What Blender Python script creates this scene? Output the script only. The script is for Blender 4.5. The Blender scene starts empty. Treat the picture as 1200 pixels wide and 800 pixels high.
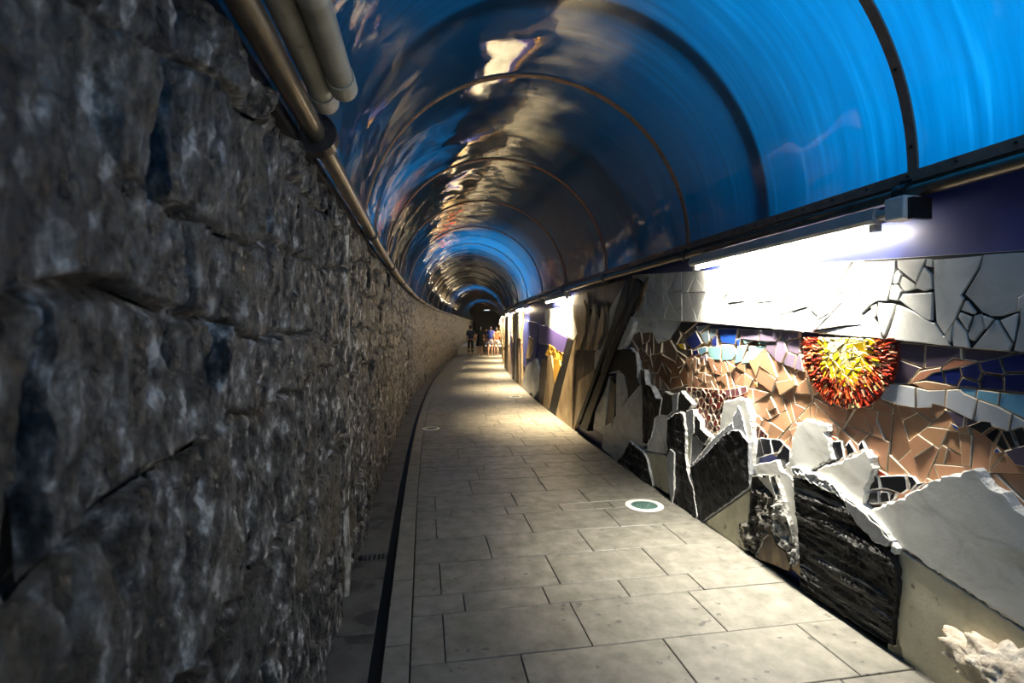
import bpy, bmesh, math, random
import numpy as np
from mathutils import Vector, Matrix

# ------------------------------------------------------------------ camera, sky, exposure
scene = bpy.context.scene
COL = scene.collection
EYE = 1.55                       # eye height
F, HX, HY = 600.0, 600.0, 385.0  # focal length in pixels of the 1200x800 frame, principal column, horizon row

cam_d = bpy.data.cameras.new('camera')
cam = bpy.data.objects.new('camera', cam_d)
COL.objects.link(cam)
cam.location = (0, 0, EYE)
cam.rotation_euler = (math.pi / 2, 0, 0)
cam_d.sensor_width = 36.0
cam_d.lens = 18.0
cam_d.shift_y = -15.0 / 1200.0
cam_d.clip_start = 0.02
cam_d.clip_end = 300
cam_d.dof.use_dof = True
cam_d.dof.focus_distance = 3.4
cam_d.dof.aperture_fstop = 3.0
scene.camera = cam

world = bpy.data.worlds.new('sky')
scene.world = world
world.use_nodes = True
bg = world.node_tree.nodes['Background']
bg.inputs[0].default_value = (0.80, 0.92, 1.0, 1)
bg.inputs[1].default_value = 2.2

vs = scene.view_settings
vs.view_transform = 'Standard'
vs.look = 'None'
vs.exposure = 0.0
vs.gamma = 1.0
vs.use_curve_mapping = False
TUBE = 150.0                     # emission of the fluorescent tubes
DOWN = 92.0                      # watts thrown down by the reflector of each batten

# ------------------------------------------------------------------ the line of the passage
# reference line = foot of the right-hand wall; s = distance along it, w = distance to the left of it
def x_right(y):
    if y < 4.0:
        return 1.867 - 0.172 * (y - 2.24)
    t = min(y - 4.0, 19.5)
    x = 1.564 - 0.172 * t + 0.00365 * t * t
    return x - 0.03 * max(0.0, y - 23.5)
_Y = np.arange(-7.0, 66.0, 0.05)
_X = np.array([x_right(v) for v in _Y])
_S = np.concatenate([[0], np.cumsum(np.hypot(np.diff(_X), np.diff(_Y)))])
_S -= np.interp(0.0, _Y, _S)
_TX, _TY = np.gradient(_X, _S), np.gradient(_Y, _S)
k = np.ones(31) / 31.0
_TX = np.convolve(np.pad(_TX, 15, 'edge'), k, 'valid'); _TY = np.convolve(np.pad(_TY, 15, 'edge'), k, 'valid')
_l = np.hypot(_TX, _TY); _TX /= _l; _TY /= _l
WID = 2.41       # walkway from right wall to kerb edge
LW = 2.68        # face of the left wall
SPRING = 2.25    # springing of the vault
WC = LW / 2      # vault centre
RAD = LW / 2

def P(s, w, z):
    s = np.asarray(s, float); w = np.asarray(w, float); z = np.asarray(z, float)
    s, w, z = np.broadcast_arrays(s, w, z)
    tx, ty = np.interp(s, _S, _TX), np.interp(s, _S, _TY)
    x = np.interp(s, _S, _X) - ty * w
    y = np.interp(s, _S, _Y) + tx * w
    return np.stack([x, y, z], -1)
def NRM(s):
    return Vector((-float(np.interp(s, _S, _TY)), float(np.interp(s, _S, _TX)), 0))
def on_wall(px, py, w=0.0):
    """(s, z) of the point of the vertical surface w off the right wall that lies behind a picture point"""
    ox, oy = _X - _TY * w, _Y + _TX * w
    m = oy > 0.6
    col = HX + F * ox[m] / oy[m]
    s = np.interp(px, col[::-1], _S[m][::-1])
    y = np.interp(s, _S[m], oy[m])
    return (float(s), float(EYE + (HY - py) * y / F))
def on_floor(px, py):
    """(s, w) of a floor point"""
    y = F * EYE / (py - HY); x = (px - HX) * y / F
    s = y
    for _ in range(30):
        p0 = P(s, 0, 0); tx, ty = np.interp(s, _S, _TX), np.interp(s, _S, _TY)
        s += (x - p0[0]) * tx + (y - p0[1]) * ty
    return float(s), float(-(x - p0[0]) * ty + (y - p0[1]) * tx)

# ------------------------------------------------------------------ noise for relief
def _hash(ix, iy, iz):
    h = (ix * 374761393 + iy * 668265263 + iz * 2147483647) & 0xffffffff
    h = ((h ^ (h >> 13)) * 1274126177) & 0xffffffff
    return ((h ^ (h >> 16)) & 0xffff) / 65535.0
def vnoise(p):
    i = np.floor(p).astype(np.int64); f = p - i
    f = f * f * (3 - 2 * f)
    r = 0
    for dx in (0, 1):
        for dy in (0, 1):
            for dz in (0, 1):
                wgt = (f[..., 0] if dx else 1 - f[..., 0]) * (f[..., 1] if dy else 1 - f[..., 1]) * (f[..., 2] if dz else 1 - f[..., 2])
                r = r + wgt * _hash(i[..., 0] + dx, i[..., 1] + dy, i[..., 2] + dz)
    return r * 2 - 1
def fbm(p, octv=4, gain=0.5):
    a, r = 1.0, 0
    for o in range(octv):
        r = r + a * vnoise(p * (2.03 ** o) + 17.3 * o)
        a *= gain
    return r

# ------------------------------------------------------------------ object helpers
def new_obj(name, verts, faces, mats, parent=None, fmat=None, smooth=False, uvs=None):
    me = bpy.data.meshes.new(name)
    me.from_pydata([tuple(map(float, v)) for v in verts], [], [tuple(map(int, f)) for f in faces])
    for m in (mats if isinstance(mats, (list, tuple)) else [mats]):
        me.materials.append(m)
    if fmat is not None:
        me.polygons.foreach_set('material_index', np.asarray(fmat, np.int32))
    if smooth:
        me.polygons.foreach_set('use_smooth', np.ones(len(faces), bool))
    if uvs is not None:
        lay = me.uv_layers.new(name='UVMap')
        li = np.empty(len(me.loops), np.int32); me.loops.foreach_get('vertex_index', li)
        lay.data.foreach_set('uv', np.asarray(uvs, np.float32)[li].ravel())
    me.update()
    o = bpy.data.objects.new(name, me)
    COL.objects.link(o)
    if parent is not None:
        adopt(o, parent)
    return o
def adopt(o, parent):
    o.parent = parent
    m = Matrix.Identity(4); q = parent
    loc = Vector((0, 0, 0))
    while q is not None:
        if q.type == 'EMPTY':
            loc = loc + Vector(q.location)
        q = q.parent
    # only the nearest level needs undoing: parents that are meshes sit at the world origin
    o.matrix_parent_inverse = Matrix.Translation(-Vector(parent.location)) if parent.type == 'EMPTY' else Matrix.Identity(4)
def tag(o, label=None, cat=None, group=None, kind=None):
    if label: o['label'] = label
    if cat: o['category'] = cat
    if group: o['group'] = group
    if kind: o['kind'] = kind
    return o
def thing(name, loc, label, cat, group=None, kind=None):
    o = bpy.data.objects.new(name, None)
    o.empty_display_size = 0.1
    COL.objects.link(o)
    o.location = Vector([float(v) for v in loc])
    return tag(o, label, cat, group, kind)

class MB:
    def __init__(self):
        self.v, self.f, self.m, self.u = [], [], [], []
    def add(self, v, f, m=0):
        b = len(self.v)
        self.v += [tuple(map(float, q)) for q in v]
        self.f += [tuple(i + b for i in q) for q in f]
        self.m += [m] * len(f)
        return self
    def hexa(self, c, m=0):
        """eight corners: 0-3 bottom ring, 4-7 top ring"""
        return self.add(c, [(0, 3, 2, 1), (4, 5, 6, 7), (0, 1, 5, 4), (1, 2, 6, 5), (2, 3, 7, 6), (3, 0, 4, 7)], m)
    def box_swz(self, s0, s1, w0, w1, z0, z1, m=0):
        # along the passage; s goes away, w to the left
        return self.hexa([P(s0, w0, z0), P(s1, w0, z0), P(s1, w1, z0), P(s0, w1, z0), P(s0, w0, z1), P(s1, w0, z1), P(s1, w1, z1), P(s0, w1, z1)], m)
    def tube(self, pts, r, n=12, m=0, cap=True):
        pts = [Vector([float(c) for c in p]) for p in pts]
        rs = r if isinstance(r, (list, tuple)) else [r] * len(pts)
        vv, ff = [], []
        for i, p in enumerate(pts):
            d = (pts[min(i + 1, len(pts) - 1)] - pts[max(i - 1, 0)]).normalized()
            up = Vector((0, 0, 1)) if abs(d.z) < 0.9 else Vector((1, 0, 0))
            a = d.cross(up).normalized(); b = a.cross(d)
            for j in range(n):
                t = 2 * math.pi * j / n
                vv.append(p + rs[i] * (math.cos(t) * a + math.sin(t) * b))
        for i in range(len(pts) - 1):
            for j in range(n):
                ff.append((i * n + j, i * n + (j + 1) % n, (i + 1) * n + (j + 1) % n, (i + 1) * n + j))
        if cap:
            ff.append(tuple(range(n - 1, -1, -1))); ff.append(tuple((len(pts) - 1) * n + j for j in range(n)))
        return self.add(vv, ff, m)
    def disc(self, c, nrm, r, h, n=8, m=0):
        return self.tube([c, Vector([float(q) for q in c]) + Vector(nrm) * h], r, n, m)
    def build(self, name, mats, parent=None, smooth=False):
        return new_obj(name, self.v, self.f, mats, parent, self.m, smooth)
def smooth_by_angle(o, deg=40):
    me = o.data
    me.polygons.foreach_set('use_smooth', np.ones(len(me.polygons), bool))
    bm = bmesh.new(); bm.from_mesh(me)
    lim = math.radians(deg)
    for e in bm.edges:
        if len(e.link_faces) == 2 and e.calc_face_angle(0) > lim:
            e.smooth = False
    bm.to_mesh(me); bm.free()
    return o

# ------------------------------------------------------------------ materials
def ramp(nt, stops):
    r = nt.nodes.new('ShaderNodeValToRGB')
    e = r.color_ramp.elements
    while len(e) < len(stops): e.new(0.5)
    for q, (p, c) in zip(e, stops):
        q.position = p; q.color = (*c, 1) if len(c) == 3 else c
    return r
def surf(name, stops, scale=4.0, rough=0.6, bump=0.0, bscale=20.0, bdist=0.02, stretch=(1, 1, 1), rot=(0, 0, 0), detail=6.0, metal=0.0,
         spec=0.5, vary=0.0, rough2=None, stain=None, coat=0.0, dist=0.0, hue=0.0):
    """Principled surface: noise through a colour ramp, optional bump, per-object variation and a second, large stain layer"""
    m = bpy.data.materials.new(name); m.use_nodes = True
    nt = m.node_tree; N = nt.nodes; L = nt.links
    b = N['Principled BSDF']
    tc = N.new('ShaderNodeTexCoord'); mp = N.new('ShaderNodeMapping')
    L.new(tc.outputs['Object'], mp.inputs[0])
    mp.inputs['Scale'].default_value = stretch; mp.inputs['Rotation'].default_value = rot
    vec = mp.outputs[0]
    oi = N.new('ShaderNodeObjectInfo')
    if vary:
        ad = N.new('ShaderNodeVectorMath'); ad.operation = 'ADD'
        ml = N.new('ShaderNodeMath'); ml.operation = 'MULTIPLY'; ml.inputs[1].default_value = 37.0
        L.new(oi.outputs['Random'], ml.inputs[0]); L.new(vec, ad.inputs[0]); L.new(ml.outputs[0], ad.inputs[1]); vec = ad.outputs[0]
    nz = N.new('ShaderNodeTexNoise'); nz.inputs['Scale'].default_value = scale; nz.inputs['Detail'].default_value = detail
    nz.inputs['Roughness'].default_value = 0.62; nz.inputs['Distortion'].default_value = dist
    L.new(vec, nz.inputs['Vector'])
    rp = ramp(nt, stops); L.new(nz.outputs['Fac'], rp.inputs[0])
    colr = rp.outputs[0]
    if stain:
        sc_, lo, hi, c = stain
        n2 = N.new('ShaderNodeTexNoise'); n2.inputs['Scale'].default_value = sc_; n2.inputs['Detail'].default_value = 5
        L.new(vec, n2.inputs['Vector'])
        r2 = ramp(nt, [(lo, (0, 0, 0)), (hi, (1, 1, 1))]); L.new(n2.outputs['Fac'], r2.inputs[0])
        mx = N.new('ShaderNodeMix'); mx.data_type = 'RGBA'
        L.new(r2.outputs[0], mx.inputs[0]); L.new(colr, mx.inputs[6]); mx.inputs[7].default_value = (*c, 1); colr = mx.outputs[2]
    if vary:
        hs = N.new('ShaderNodeHueSaturation')
        mr = N.new('ShaderNodeMapRange'); mr.inputs[3].default_value = 1 - vary; mr.inputs[4].default_value = 1 + vary
        L.new(oi.outputs['Random'], mr.inputs[0]); L.new(mr.outputs[0], hs.inputs['Value']); L.new(colr, hs.inputs['Color'])
        if hue:
            m3 = N.new('ShaderNodeMath'); m3.operation = 'FRACT'; m4 = N.new('ShaderNodeMath'); m4.operation = 'MULTIPLY'; m4.inputs[1].default_value = 7.31
            L.new(oi.outputs['Random'], m4.inputs[0]); L.new(m4.outputs[0], m3.inputs[0])
            mh = N.new('ShaderNodeMapRange'); mh.inputs[3].default_value = 0.5 - hue; mh.inputs[4].default_value = 0.5 + hue
            L.new(m3.outputs[0], mh.inputs[0]); L.new(mh.outputs[0], hs.inputs['Hue'])
        colr = hs.outputs[0]
    L.new(colr, b.inputs['Base Color'])
    b.inputs['Metallic'].default_value = metal
    b.inputs['Specular IOR Level'].default_value = spec
    b.inputs['Coat Weight'].default_value = coat
    b.inputs['Roughness'].default_value = rough
    if rough2 is not None:
        mr2 = N.new('ShaderNodeMapRange'); mr2.inputs[1].default_value = 0.35; mr2.inputs[2].default_value = 0.65
        mr2.inputs[3].default_value = rough; mr2.inputs[4].default_value = rough2
        L.new(nz.outputs['Fac'], mr2.inputs[0]); L.new(mr2.outputs[0], b.inputs['Roughness'])
    if bump:
        n3 = N.new('ShaderNodeTexNoise'); n3.inputs['Scale'].default_value = bscale; n3.inputs['Detail'].default_value = 8; n3.inputs['Roughness'].default_value = 0.65
        L.new(vec, n3.inputs['Vector'])
        bp = N.new('ShaderNodeBump'); bp.inputs['Strength'].default_value = bump; bp.inputs['Distance'].default_value = bdist
        L.new(n3.outputs['Fac'], bp.inputs['Height']); L.new(bp.outputs[0], b.inputs['Normal'])
    return m
def flat(c, f=0.75):
    return [(0.3, tuple(v * f for v in c)), (0.7, c)]
M = {}
M['rock'] = surf('rock', [(0.41, (0.003, 0.003, 0.003)), (0.48, (0.022, 0.021, 0.019)), (0.54, (0.075, 0.071, 0.063)), (0.59, (0.19, 0.182, 0.165)), (0.66, (0.56, 0.54, 0.50))], 21.0, 0.22, 1.0, 44, 0.045,
                 (1, 1, 0.55), detail=14, vary=0.25, rough2=0.6, spec=0.7, stain=(2.2, 0.52, 0.70, (0.075, 0.058, 0.032)))
M['mortar'] = surf('mortar', [(0.3, (0.008, 0.008, 0.008)), (0.7, (0.035, 0.033, 0.03))], 12, 0.8, 0.8, 40, 0.02)
M['paving'] = surf('paving', [(0.30, (0.090, 0.084, 0.067)), (0.5, (0.142, 0.134, 0.110)), (0.70, (0.195, 0.184, 0.153))], 9, 0.52, 0.25, 160, 0.004, detail=10, vary=0.10, rough2=0.40, spec=0.5,
                   stain=(17.0, 0.655, 0.70, (0.06, 0.056, 0.05)))
M['kerb'] = surf('kerb', [(0.3, (0.10, 0.095, 0.08)), (0.7, (0.19, 0.18, 0.15))], 9, 0.6, 0.3, 120, 0.005, vary=0.1, stain=(17.0, 0.64, 0.69, (0.09, 0.085, 0.08)))
M['gutter'] = surf('gutter', [(0.3, (0.045, 0.042, 0.036)), (0.7, (0.11, 0.104, 0.09))], 7, 0.5, 0.3, 90, 0.006, vary=0.1, stain=(5, 0.55, 0.62, (0.03, 0.028, 0.026)))
M['bed'] = surf('bed', flat((0.05, 0.047, 0.042)), 20, 0.85)
M['slot'] = surf('slot', flat((0.006, 0.006, 0.006)), 20, 0.6)
M['steps'] = surf('steps', flat((0.55, 0.54, 0.5)), 12, 0.6)
MARB = [(0.30, (0.36, 0.37, 0.34)), (0.45, (0.58, 0.58, 0.53)), (0.62, (0.68, 0.68, 0.62)), (0.8, (0.74, 0.74, 0.68))]
M['marble'] = surf('marble', MARB, 3.0, 0.42, 0.12, 60, 0.006, (1, 1, 2.2), (0.6, 0, 0), detail=7, vary=0.10, dist=1.4, stain=(3.0, 0.58, 0.78, (0.42, 0.38, 0.25)))
M['marble_band'] = surf('marble_band', [(0.3, (0.36, 0.36, 0.33)), (0.5, (0.50, 0.50, 0.46)), (0.75, (0.58, 0.58, 0.54))], 4.0, 0.45, 0.12, 60, 0.006, detail=7, vary=0.10, dist=1.0, stain=(4.0, 0.60, 0.78, (0.50, 0.46, 0.34)))
M['broken_white'] = surf('broken_white', [(0.3, (0.45, 0.44, 0.40)), (0.6, (0.82, 0.81, 0.77))], 18, 0.55, 0.9, 50, 0.03, detail=8)
M['grey_stone'] = surf('grey_stone', [(0.3, (0.16, 0.165, 0.175)), (0.7, (0.32, 0.33, 0.345))], 7, 0.45, 0.3, 40, 0.012, detail=7, vary=0.15)
M['slate'] = surf('slate', [(0.42, (0.004, 0.004, 0.0045)), (0.54, (0.010, 0.010, 0.010)), (0.60, (0.05, 0.05, 0.048)), (0.66, (0.30, 0.30, 0.28))], 9.0, 0.45, 0.9, 14, 0.03,
                  (1, 0.22, 4.5), (-0.45, 0, 0), detail=10, vary=0.1, spec=0.3)
M['slate_plain'] = surf('slate_plain', [(0.42, (0.004, 0.004, 0.0045)), (0.58, (0.011, 0.011, 0.0115)), (0.68, (0.05, 0.05, 0.05))], 14.0, 0.5, 0.5, 30, 0.015, (1, 1, 0.5), (0.5, 0, 0), detail=8, vary=0.15, spec=0.25)
M['crinkle'] = surf('crinkle', [(0.34, (0.010, 0.009, 0.008)), (0.52, (0.05, 0.045, 0.036)), (0.66, (0.20, 0.19, 0.16)), (0.8, (0.5, 0.48, 0.42))], 13, 0.26, 1.0, 22, 0.05, (1, 1, 0.7), detail=9)
M['crinkle_pale'] = surf('crinkle_pale', [(0.36, (0.03, 0.03, 0.026)), (0.5, (0.30, 0.29, 0.26)), (0.66, (0.66, 0.65, 0.60))], 24, 0.28, 1.0, 34, 0.04, (1, 1, 0.8), (0.5, 0, 0), detail=9)
M['stained'] = surf('stained', [(0.3, (0.36, 0.33, 0.22)), (0.6, (0.56, 0.53, 0.38))], 5, 0.5, 0.2, 60, 0.008, stain=(9, 0.62, 0.68, (0.10, 0.09, 0.06)))
M['tan'] = surf('tan', flat((0.52, 0.275, 0.15), 0.88), 6, 0.34, 0.06, 30, 0.006, vary=0.16, hue=0.006)
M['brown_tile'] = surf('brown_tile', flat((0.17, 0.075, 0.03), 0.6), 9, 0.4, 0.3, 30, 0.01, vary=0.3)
M['clay_edge'] = surf('clay_edge', flat((0.72, 0.60, 0.44), 0.8), 30, 0.8)
M['white_edge'] = surf('white_edge', flat((0.72, 0.71, 0.68), 0.8), 30, 0.7, 0.6, 60, 0.02)
M['grout'] = surf('grout', [(0.3, (0.10, 0.07, 0.05)), (0.7, (0.36, 0.28, 0.19))], 14, 0.9, 0.7, 60, 0.02)
M['dark_grout'] = surf('dark_grout', flat((0.022, 0.02, 0.018)), 14, 0.9)
def glaze(n, c, vary=0.12, rough=0.28):
    M[n] = surf(n, flat(c, 0.8), 8, rough, 0.05, 30, 0.006, vary=vary)
glaze('navy', (0.010, 0.020, 0.115), 0.3)
glaze('royal', (0.018, 0.075, 0.36), 0.2)
glaze('greyblue', (0.22, 0.28, 0.31))
glaze('aqua', (0.26, 0.48, 0.46))
glaze('skyblue', (0.22, 0.44, 0.58))
glaze('lightblue', (0.22, 0.50, 0.66))
glaze('mauve', (0.24, 0.185, 0.25))
glaze('dark_mauve', (0.105, 0.08, 0.11))
glaze('salmon', (0.46, 0.20, 0.12))
glaze('palegrey', (0.50, 0.52, 0.54))
glaze('black_tile', (0.010, 0.011, 0.014), 0.3)
glaze('crimson', (0.085, 0.010, 0.010), 0.5)
glaze('red', (0.42, 0.035, 0.015), 0.2)
glaze('orange', (0.62, 0.12, 0.03), 0.2)
glaze('yellow', (0.72, 0.46, 0.01), 0.2)
glaze('cream', (0.74, 0.62, 0.26), 0.1)
glaze('brown_red', (0.16, 0.03, 0.02), 0.2)
glaze('pink_tile', (0.34, 0.13, 0.15), 0.2)
glaze('purple', (0.115, 0.09, 0.30), 0.1)
glaze('gold', (0.62, 0.35, 0.05), 0.3)
glaze('mirror_chip', (0.75, 0.74, 0.72), 0.1, 0.12)
M['ochre_stone'] = surf('ochre_stone', [(0.3, (0.20, 0.13, 0.06)), (0.6, (0.42, 0.32, 0.19)), (0.8, (0.56, 0.46, 0.32))], 6, 0.5, 0.5, 30, 0.02, (1, 1, 0.5), vary=0.25)
M['brown_stone'] = surf('brown_stone', [(0.38, (0.02, 0.012, 0.006)), (0.55, (0.075, 0.047, 0.024)), (0.66, (0.22, 0.15, 0.08))], 6, 0.5, 0.6, 25, 0.02, (1, 1, 0.35), vary=0.25)
M['wall_navy'] = surf('wall_navy', [(0.3, (0.022, 0.030, 0.14)), (0.7, (0.034, 0.048, 0.20))], 3, 0.42, 0.1, 40, 0.006)
M['boulder'] = surf('boulder', [(0.3, (0.20, 0.13, 0.075)), (0.48, (0.55, 0.47, 0.36)), (0.66, (0.74, 0.68, 0.57))], 9, 0.6, 0.8, 30, 0.02, detail=9)
M['conduit'] = surf('conduit', [(0.3, (0.17, 0.165, 0.13)), (0.6, (0.25, 0.245, 0.20)), (0.8, (0.30, 0.29, 0.24))], 9, 0.5, 0.15, 60, 0.004, stain=(14, 0.63, 0.70, (0.08, 0.07, 0.05)))
M['coupling'] = surf('coupling', flat((0.34, 0.33, 0.28)), 9, 0.5)
M['pipe'] = surf('pipe', [(0.3, (0.10, 0.085, 0.065)), (0.7, (0.21, 0.18, 0.14))], 9, 0.32, 0.1, 60, 0.003, metal=0.75)
M['clamp'] = surf('clamp', flat((0.030, 0.028, 0.030)), 12, 0.35, metal=0.5)
M['bolt'] = surf('bolt', flat((0.30, 0.29, 0.27)), 12, 0.35, metal=0.8)
M['rib'] = surf('rib', [(0.3, (0.13, 0.085, 0.06)), (0.7, (0.24, 0.165, 0.12))], 14, 0.5, 0.1, 50, 0.003, metal=0.15)
M['screw'] = surf('screw', flat((0.012, 0.010, 0.010)), 12, 0.4, metal=0.4)
M['housing'] = surf('housing', flat((0.40, 0.40, 0.38)), 10, 0.5, metal=0.1)
M['box'] = surf('box', flat((0.60, 0.58, 0.52)), 16, 0.55, 0.2, 60, 0.004)
M['hoop'] = surf('hoop', flat((0.10, 0.09, 0.08)), 10, 0.5)
M['blocker_grey'] = surf('blocker_grey', flat((0.10, 0.10, 0.095)), 2, 0.9)
M['ring'] = surf('ring', flat((0.78, 0.76, 0.70)), 12, 0.4)
M['lens'] = surf('lens', flat((0.09, 0.17, 0.14)), 12, 0.12, coat=0.5)
M['endwall'] = surf('endwall', flat((0.30, 0.30, 0.30)), 3, 0.8)

def emit(name, c, st):
    m = bpy.data.materials.new(name); m.use_nodes = True; nt = m.node_tree
    nt.nodes.remove(nt.nodes['Principled BSDF'])
    e = nt.nodes.new('ShaderNodeEmission'); e.inputs[0].default_value = (*c, 1); e.inputs[1].default_value = st
    nt.links.new(e.outputs[0], nt.nodes['Material Output'].inputs[0])
    return m
M['tube_cool'] = emit('tube_cool', (1.0, 0.93, 0.80), TUBE)
M['tube_warm'] = emit('tube_warm', (1.0, 0.80, 0.52), TUBE)

def vault_material():
    """blue translucent plastic sheet, glossy inside; brushed streaks run round the arch"""
    m = bpy.data.materials.new('vault_sheet'); m.use_nodes = True
    nt = m.node_tree; N = nt.nodes; L = nt.links
    N.remove(N['Principled BSDF'])
    uv = N.new('ShaderNodeUVMap'); mp = N.new('ShaderNodeMapping'); mp.inputs['Scale'].default_value = (26, 1.1, 1)
    L.new(uv.outputs[0], mp.inputs[0])
    st = N.new('ShaderNodeTexNoise'); st.inputs['Scale'].default_value = 1.0; st.inputs['Detail'].default_value = 6; L.new(mp.outputs[0], st.inputs[0])
    rp = ramp(nt, [(0.30, (0.0, 0.17, 0.46)), (0.55, (0.0, 0.225, 0.58)), (0.75, (0.005, 0.32, 0.76))]); L.new(st.outputs['Fac'], rp.inputs[0])
    tr = N.new('ShaderNodeBsdfTranslucent'); L.new(rp.outputs[0], tr.inputs[0])
    df = N.new('ShaderNodeBsdfDiffuse'); df.inputs[0].default_value = (0.01, 0.035, 0.07, 1)
    ad = N.new('ShaderNodeAddShader'); L.new(tr.outputs[0], ad.inputs[0]); L.new(df.outputs[0], ad.inputs[1])
    gl = N.new('ShaderNodeBsdfGlossy'); gl.inputs['Roughness'].default_value = 0.045; gl.inputs[0].default_value = (0.95, 0.95, 0.95, 1)
    oi = N.new('ShaderNodeObjectInfo'); tc = N.new('ShaderNodeTexCoord')
    wv = N.new('ShaderNodeTexNoise'); wv.noise_dimensions = '4D'; wv.inputs['Scale'].default_value = 1.6; wv.inputs['Detail'].default_value = 1.5
    mw = N.new('ShaderNodeMath'); mw.operation = 'MULTIPLY'; mw.inputs[1].default_value = 50; L.new(oi.outputs['Random'], mw.inputs[0]); L.new(mw.outputs[0], wv.inputs['W'])
    L.new(tc.outputs['Object'], wv.inputs['Vector'])
    bp = N.new('ShaderNodeBump'); bp.inputs['Strength'].default_value = 0.35; bp.inputs['Distance'].default_value = 0.10
    L.new(wv.outputs['Fac'], bp.inputs['Height']); L.new(bp.outputs[0], gl.inputs['Normal'])
    fr = N.new('ShaderNodeFresnel'); fr.inputs[0].default_value = 1.75
    mx = N.new('ShaderNodeMixShader'); L.new(fr.outputs[0], mx.inputs[0]); L.new(ad.outputs[0], mx.inputs[1]); L.new(gl.outputs[0], mx.inputs[2])
    L.new(mx.outputs[0], N['Material Output'].inputs[0])
    return m
M['vault'] = vault_material()

# ------------------------------------------------------------------ floor
S_END = 57.0
STEP_S = float(np.interp(31.3, _Y, _S))
def strip(name, s0, s1, w0, w1, z0, z1, mat, parent=None, ds=0.5):
    ss = np.append(np.arange(s0, s1 - 1e-6, ds), s1)
    v, f = [], []
    for q in ss:
        v += [P(q, w0, z0), P(q, w1, z0), P(q, w1, z1), P(q, w0, z1)]
    for i in range(len(ss) - 1):
        a = 4 * i
        f += [(a, a + 4, a + 5, a + 1), (a + 3, a + 2, a + 6, a + 7), (a + 1, a + 5, a + 6, a + 2), (a, a + 3, a + 7, a + 4)]
    n = 4 * (len(ss) - 1)
    f += [(0, 1, 2, 3), (n, n + 3, n + 2, n + 1)]
    return new_obj(name, v, f, mat, parent)

floor = tag(strip('floor', -5.5, S_END + 2, -0.35, 3.0, -0.30, -0.075, M['bed']), kind='structure')
bed = strip('mortar_bed', -5.5, STEP_S, -0.05, WID - 0.13, -0.08, -0.012, M['bed'], floor)
strip('drain_slot', -5.5, STEP_S, WID + 0.008, WID + 0.07, -0.078, -0.072, M['slot'], floor)

rng = random.Random(7)
def stone_top(mb, s0, s1, w0, w1, top=0.0, bot=-0.07, g=0.0026, b=0.003, skew=0.0, m=0):
    """one paving block with a small chamfer"""
    def ring(i, z):
        return [P(s0 + i, w0 + i, z), P(s1 - i, w0 + i + skew, z), P(s1 - i, w1 - i + skew, z), P(s0 + i, w1 - i, z)]
    v = ring(g, bot) + ring(g, top - b) + ring(g + b, top)
    f = [(8, 9, 10, 11)]
    for a in (0, 4):
        for i in range(4):
            j = (i + 1) % 4
            f.append((a + i, a + j, a + 4 + j, a + 4 + i))
    f = [tuple(reversed(q)) for q in f]
    return mb.add(v, f, m)

# row joints read from the picture (column 516), then the same rhythm onwards
row_y = [776, 719, 696.5, 659, 631, 607, 598, 581, 564, 552, 547, 537, 526, 519, 516, 510, 501]
rows = [on_floor(516, y)[0] for y in row_y]
first = [rows[0]]
for d in (0.41, 0.2, 0.41, 0.41, 0.2, 0.41):
    first.insert(0, first[0] - d)
rows = first[:-1] + rows
while rows[-1] < STEP_S - 0.5:
    rows.append(rows[-1] + rng.choice([0.41, 0.41, 0.2, 0.4]))
rows[-1] = STEP_S
joint_px = {0: [(520, 745), (686, 740), (845, 731)], 1: [(544, 707), (643, 704), (740, 700), (832, 696), (921, 692)], 2: [(516, 680), (652, 675), (781, 671)],
            3: [(574, 645), (693, 642), (805, 637)], 4: [(511, 620), (621, 617), (726, 615)], 5: [(529, 603), (595, 602), (661, 600), (725, 599)],
            6: [(510, 590), (604, 588), (690, 586)], 7: [(552, 572), (639, 572), (720, 571)], -1: [(615, 785), (803, 782), (985, 772)]}
KW = WID - 0.125      # kerb strip inner edge
r0 = len(first) - 1
far = MB(); n_stone = 0
for i in range(len(rows) - 1):
    s0, s1 = rows[i], rows[i + 1]
    jl = joint_px.get(i - r0)
    if jl:
        ws = sorted(on_floor(x, y)[1] for x, y in jl)
        ws = [w for w in ws if 0.12 < w < KW - 0.12]
        if ws and ws[0] > 1.0: ws.insert(0, ws[0] - 0.68)
    else:
        ws = []
        w = rng.uniform(0.15, 0.66)
        while w < KW - 0.15:
            ws.append(w); w += rng.uniform(0.58, 0.72)
    ws = [0.0] + ws + [KW - 0.002]
    for a, b_ in zip(ws[:-1], ws[1:]):
        top = rng.uniform(-0.0025, 0.0)
        if s0 < 9.5:
            mb = MB(); stone_top(mb, s0, s1, a, b_, top); mb.build('paving_stone', M['paving'], floor)
        else:
            stone_top(far, s0, s1, a, b_, top)
tag(far.build('far_paving', M['paving'], floor), kind='stuff')
far = MB(); s = -3.0
while s < STEP_S:
    l = 0.66
    e = min(s + l, STEP_S)
    if s < 9.5:
        mb = MB(); stone_top(mb, s, e, KW, WID, 0.004, -0.075); mb.build('kerb_stone', M['kerb'], floor)
    else:
        stone_top(far, s, e, KW, WID, 0.004, -0.075)
    s = e
tag(far.build('far_kerb', M['kerb'], floor), kind='stuff')
far = MB(); s = -3.0
GR = on_floor(426, 646)[0]
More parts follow.
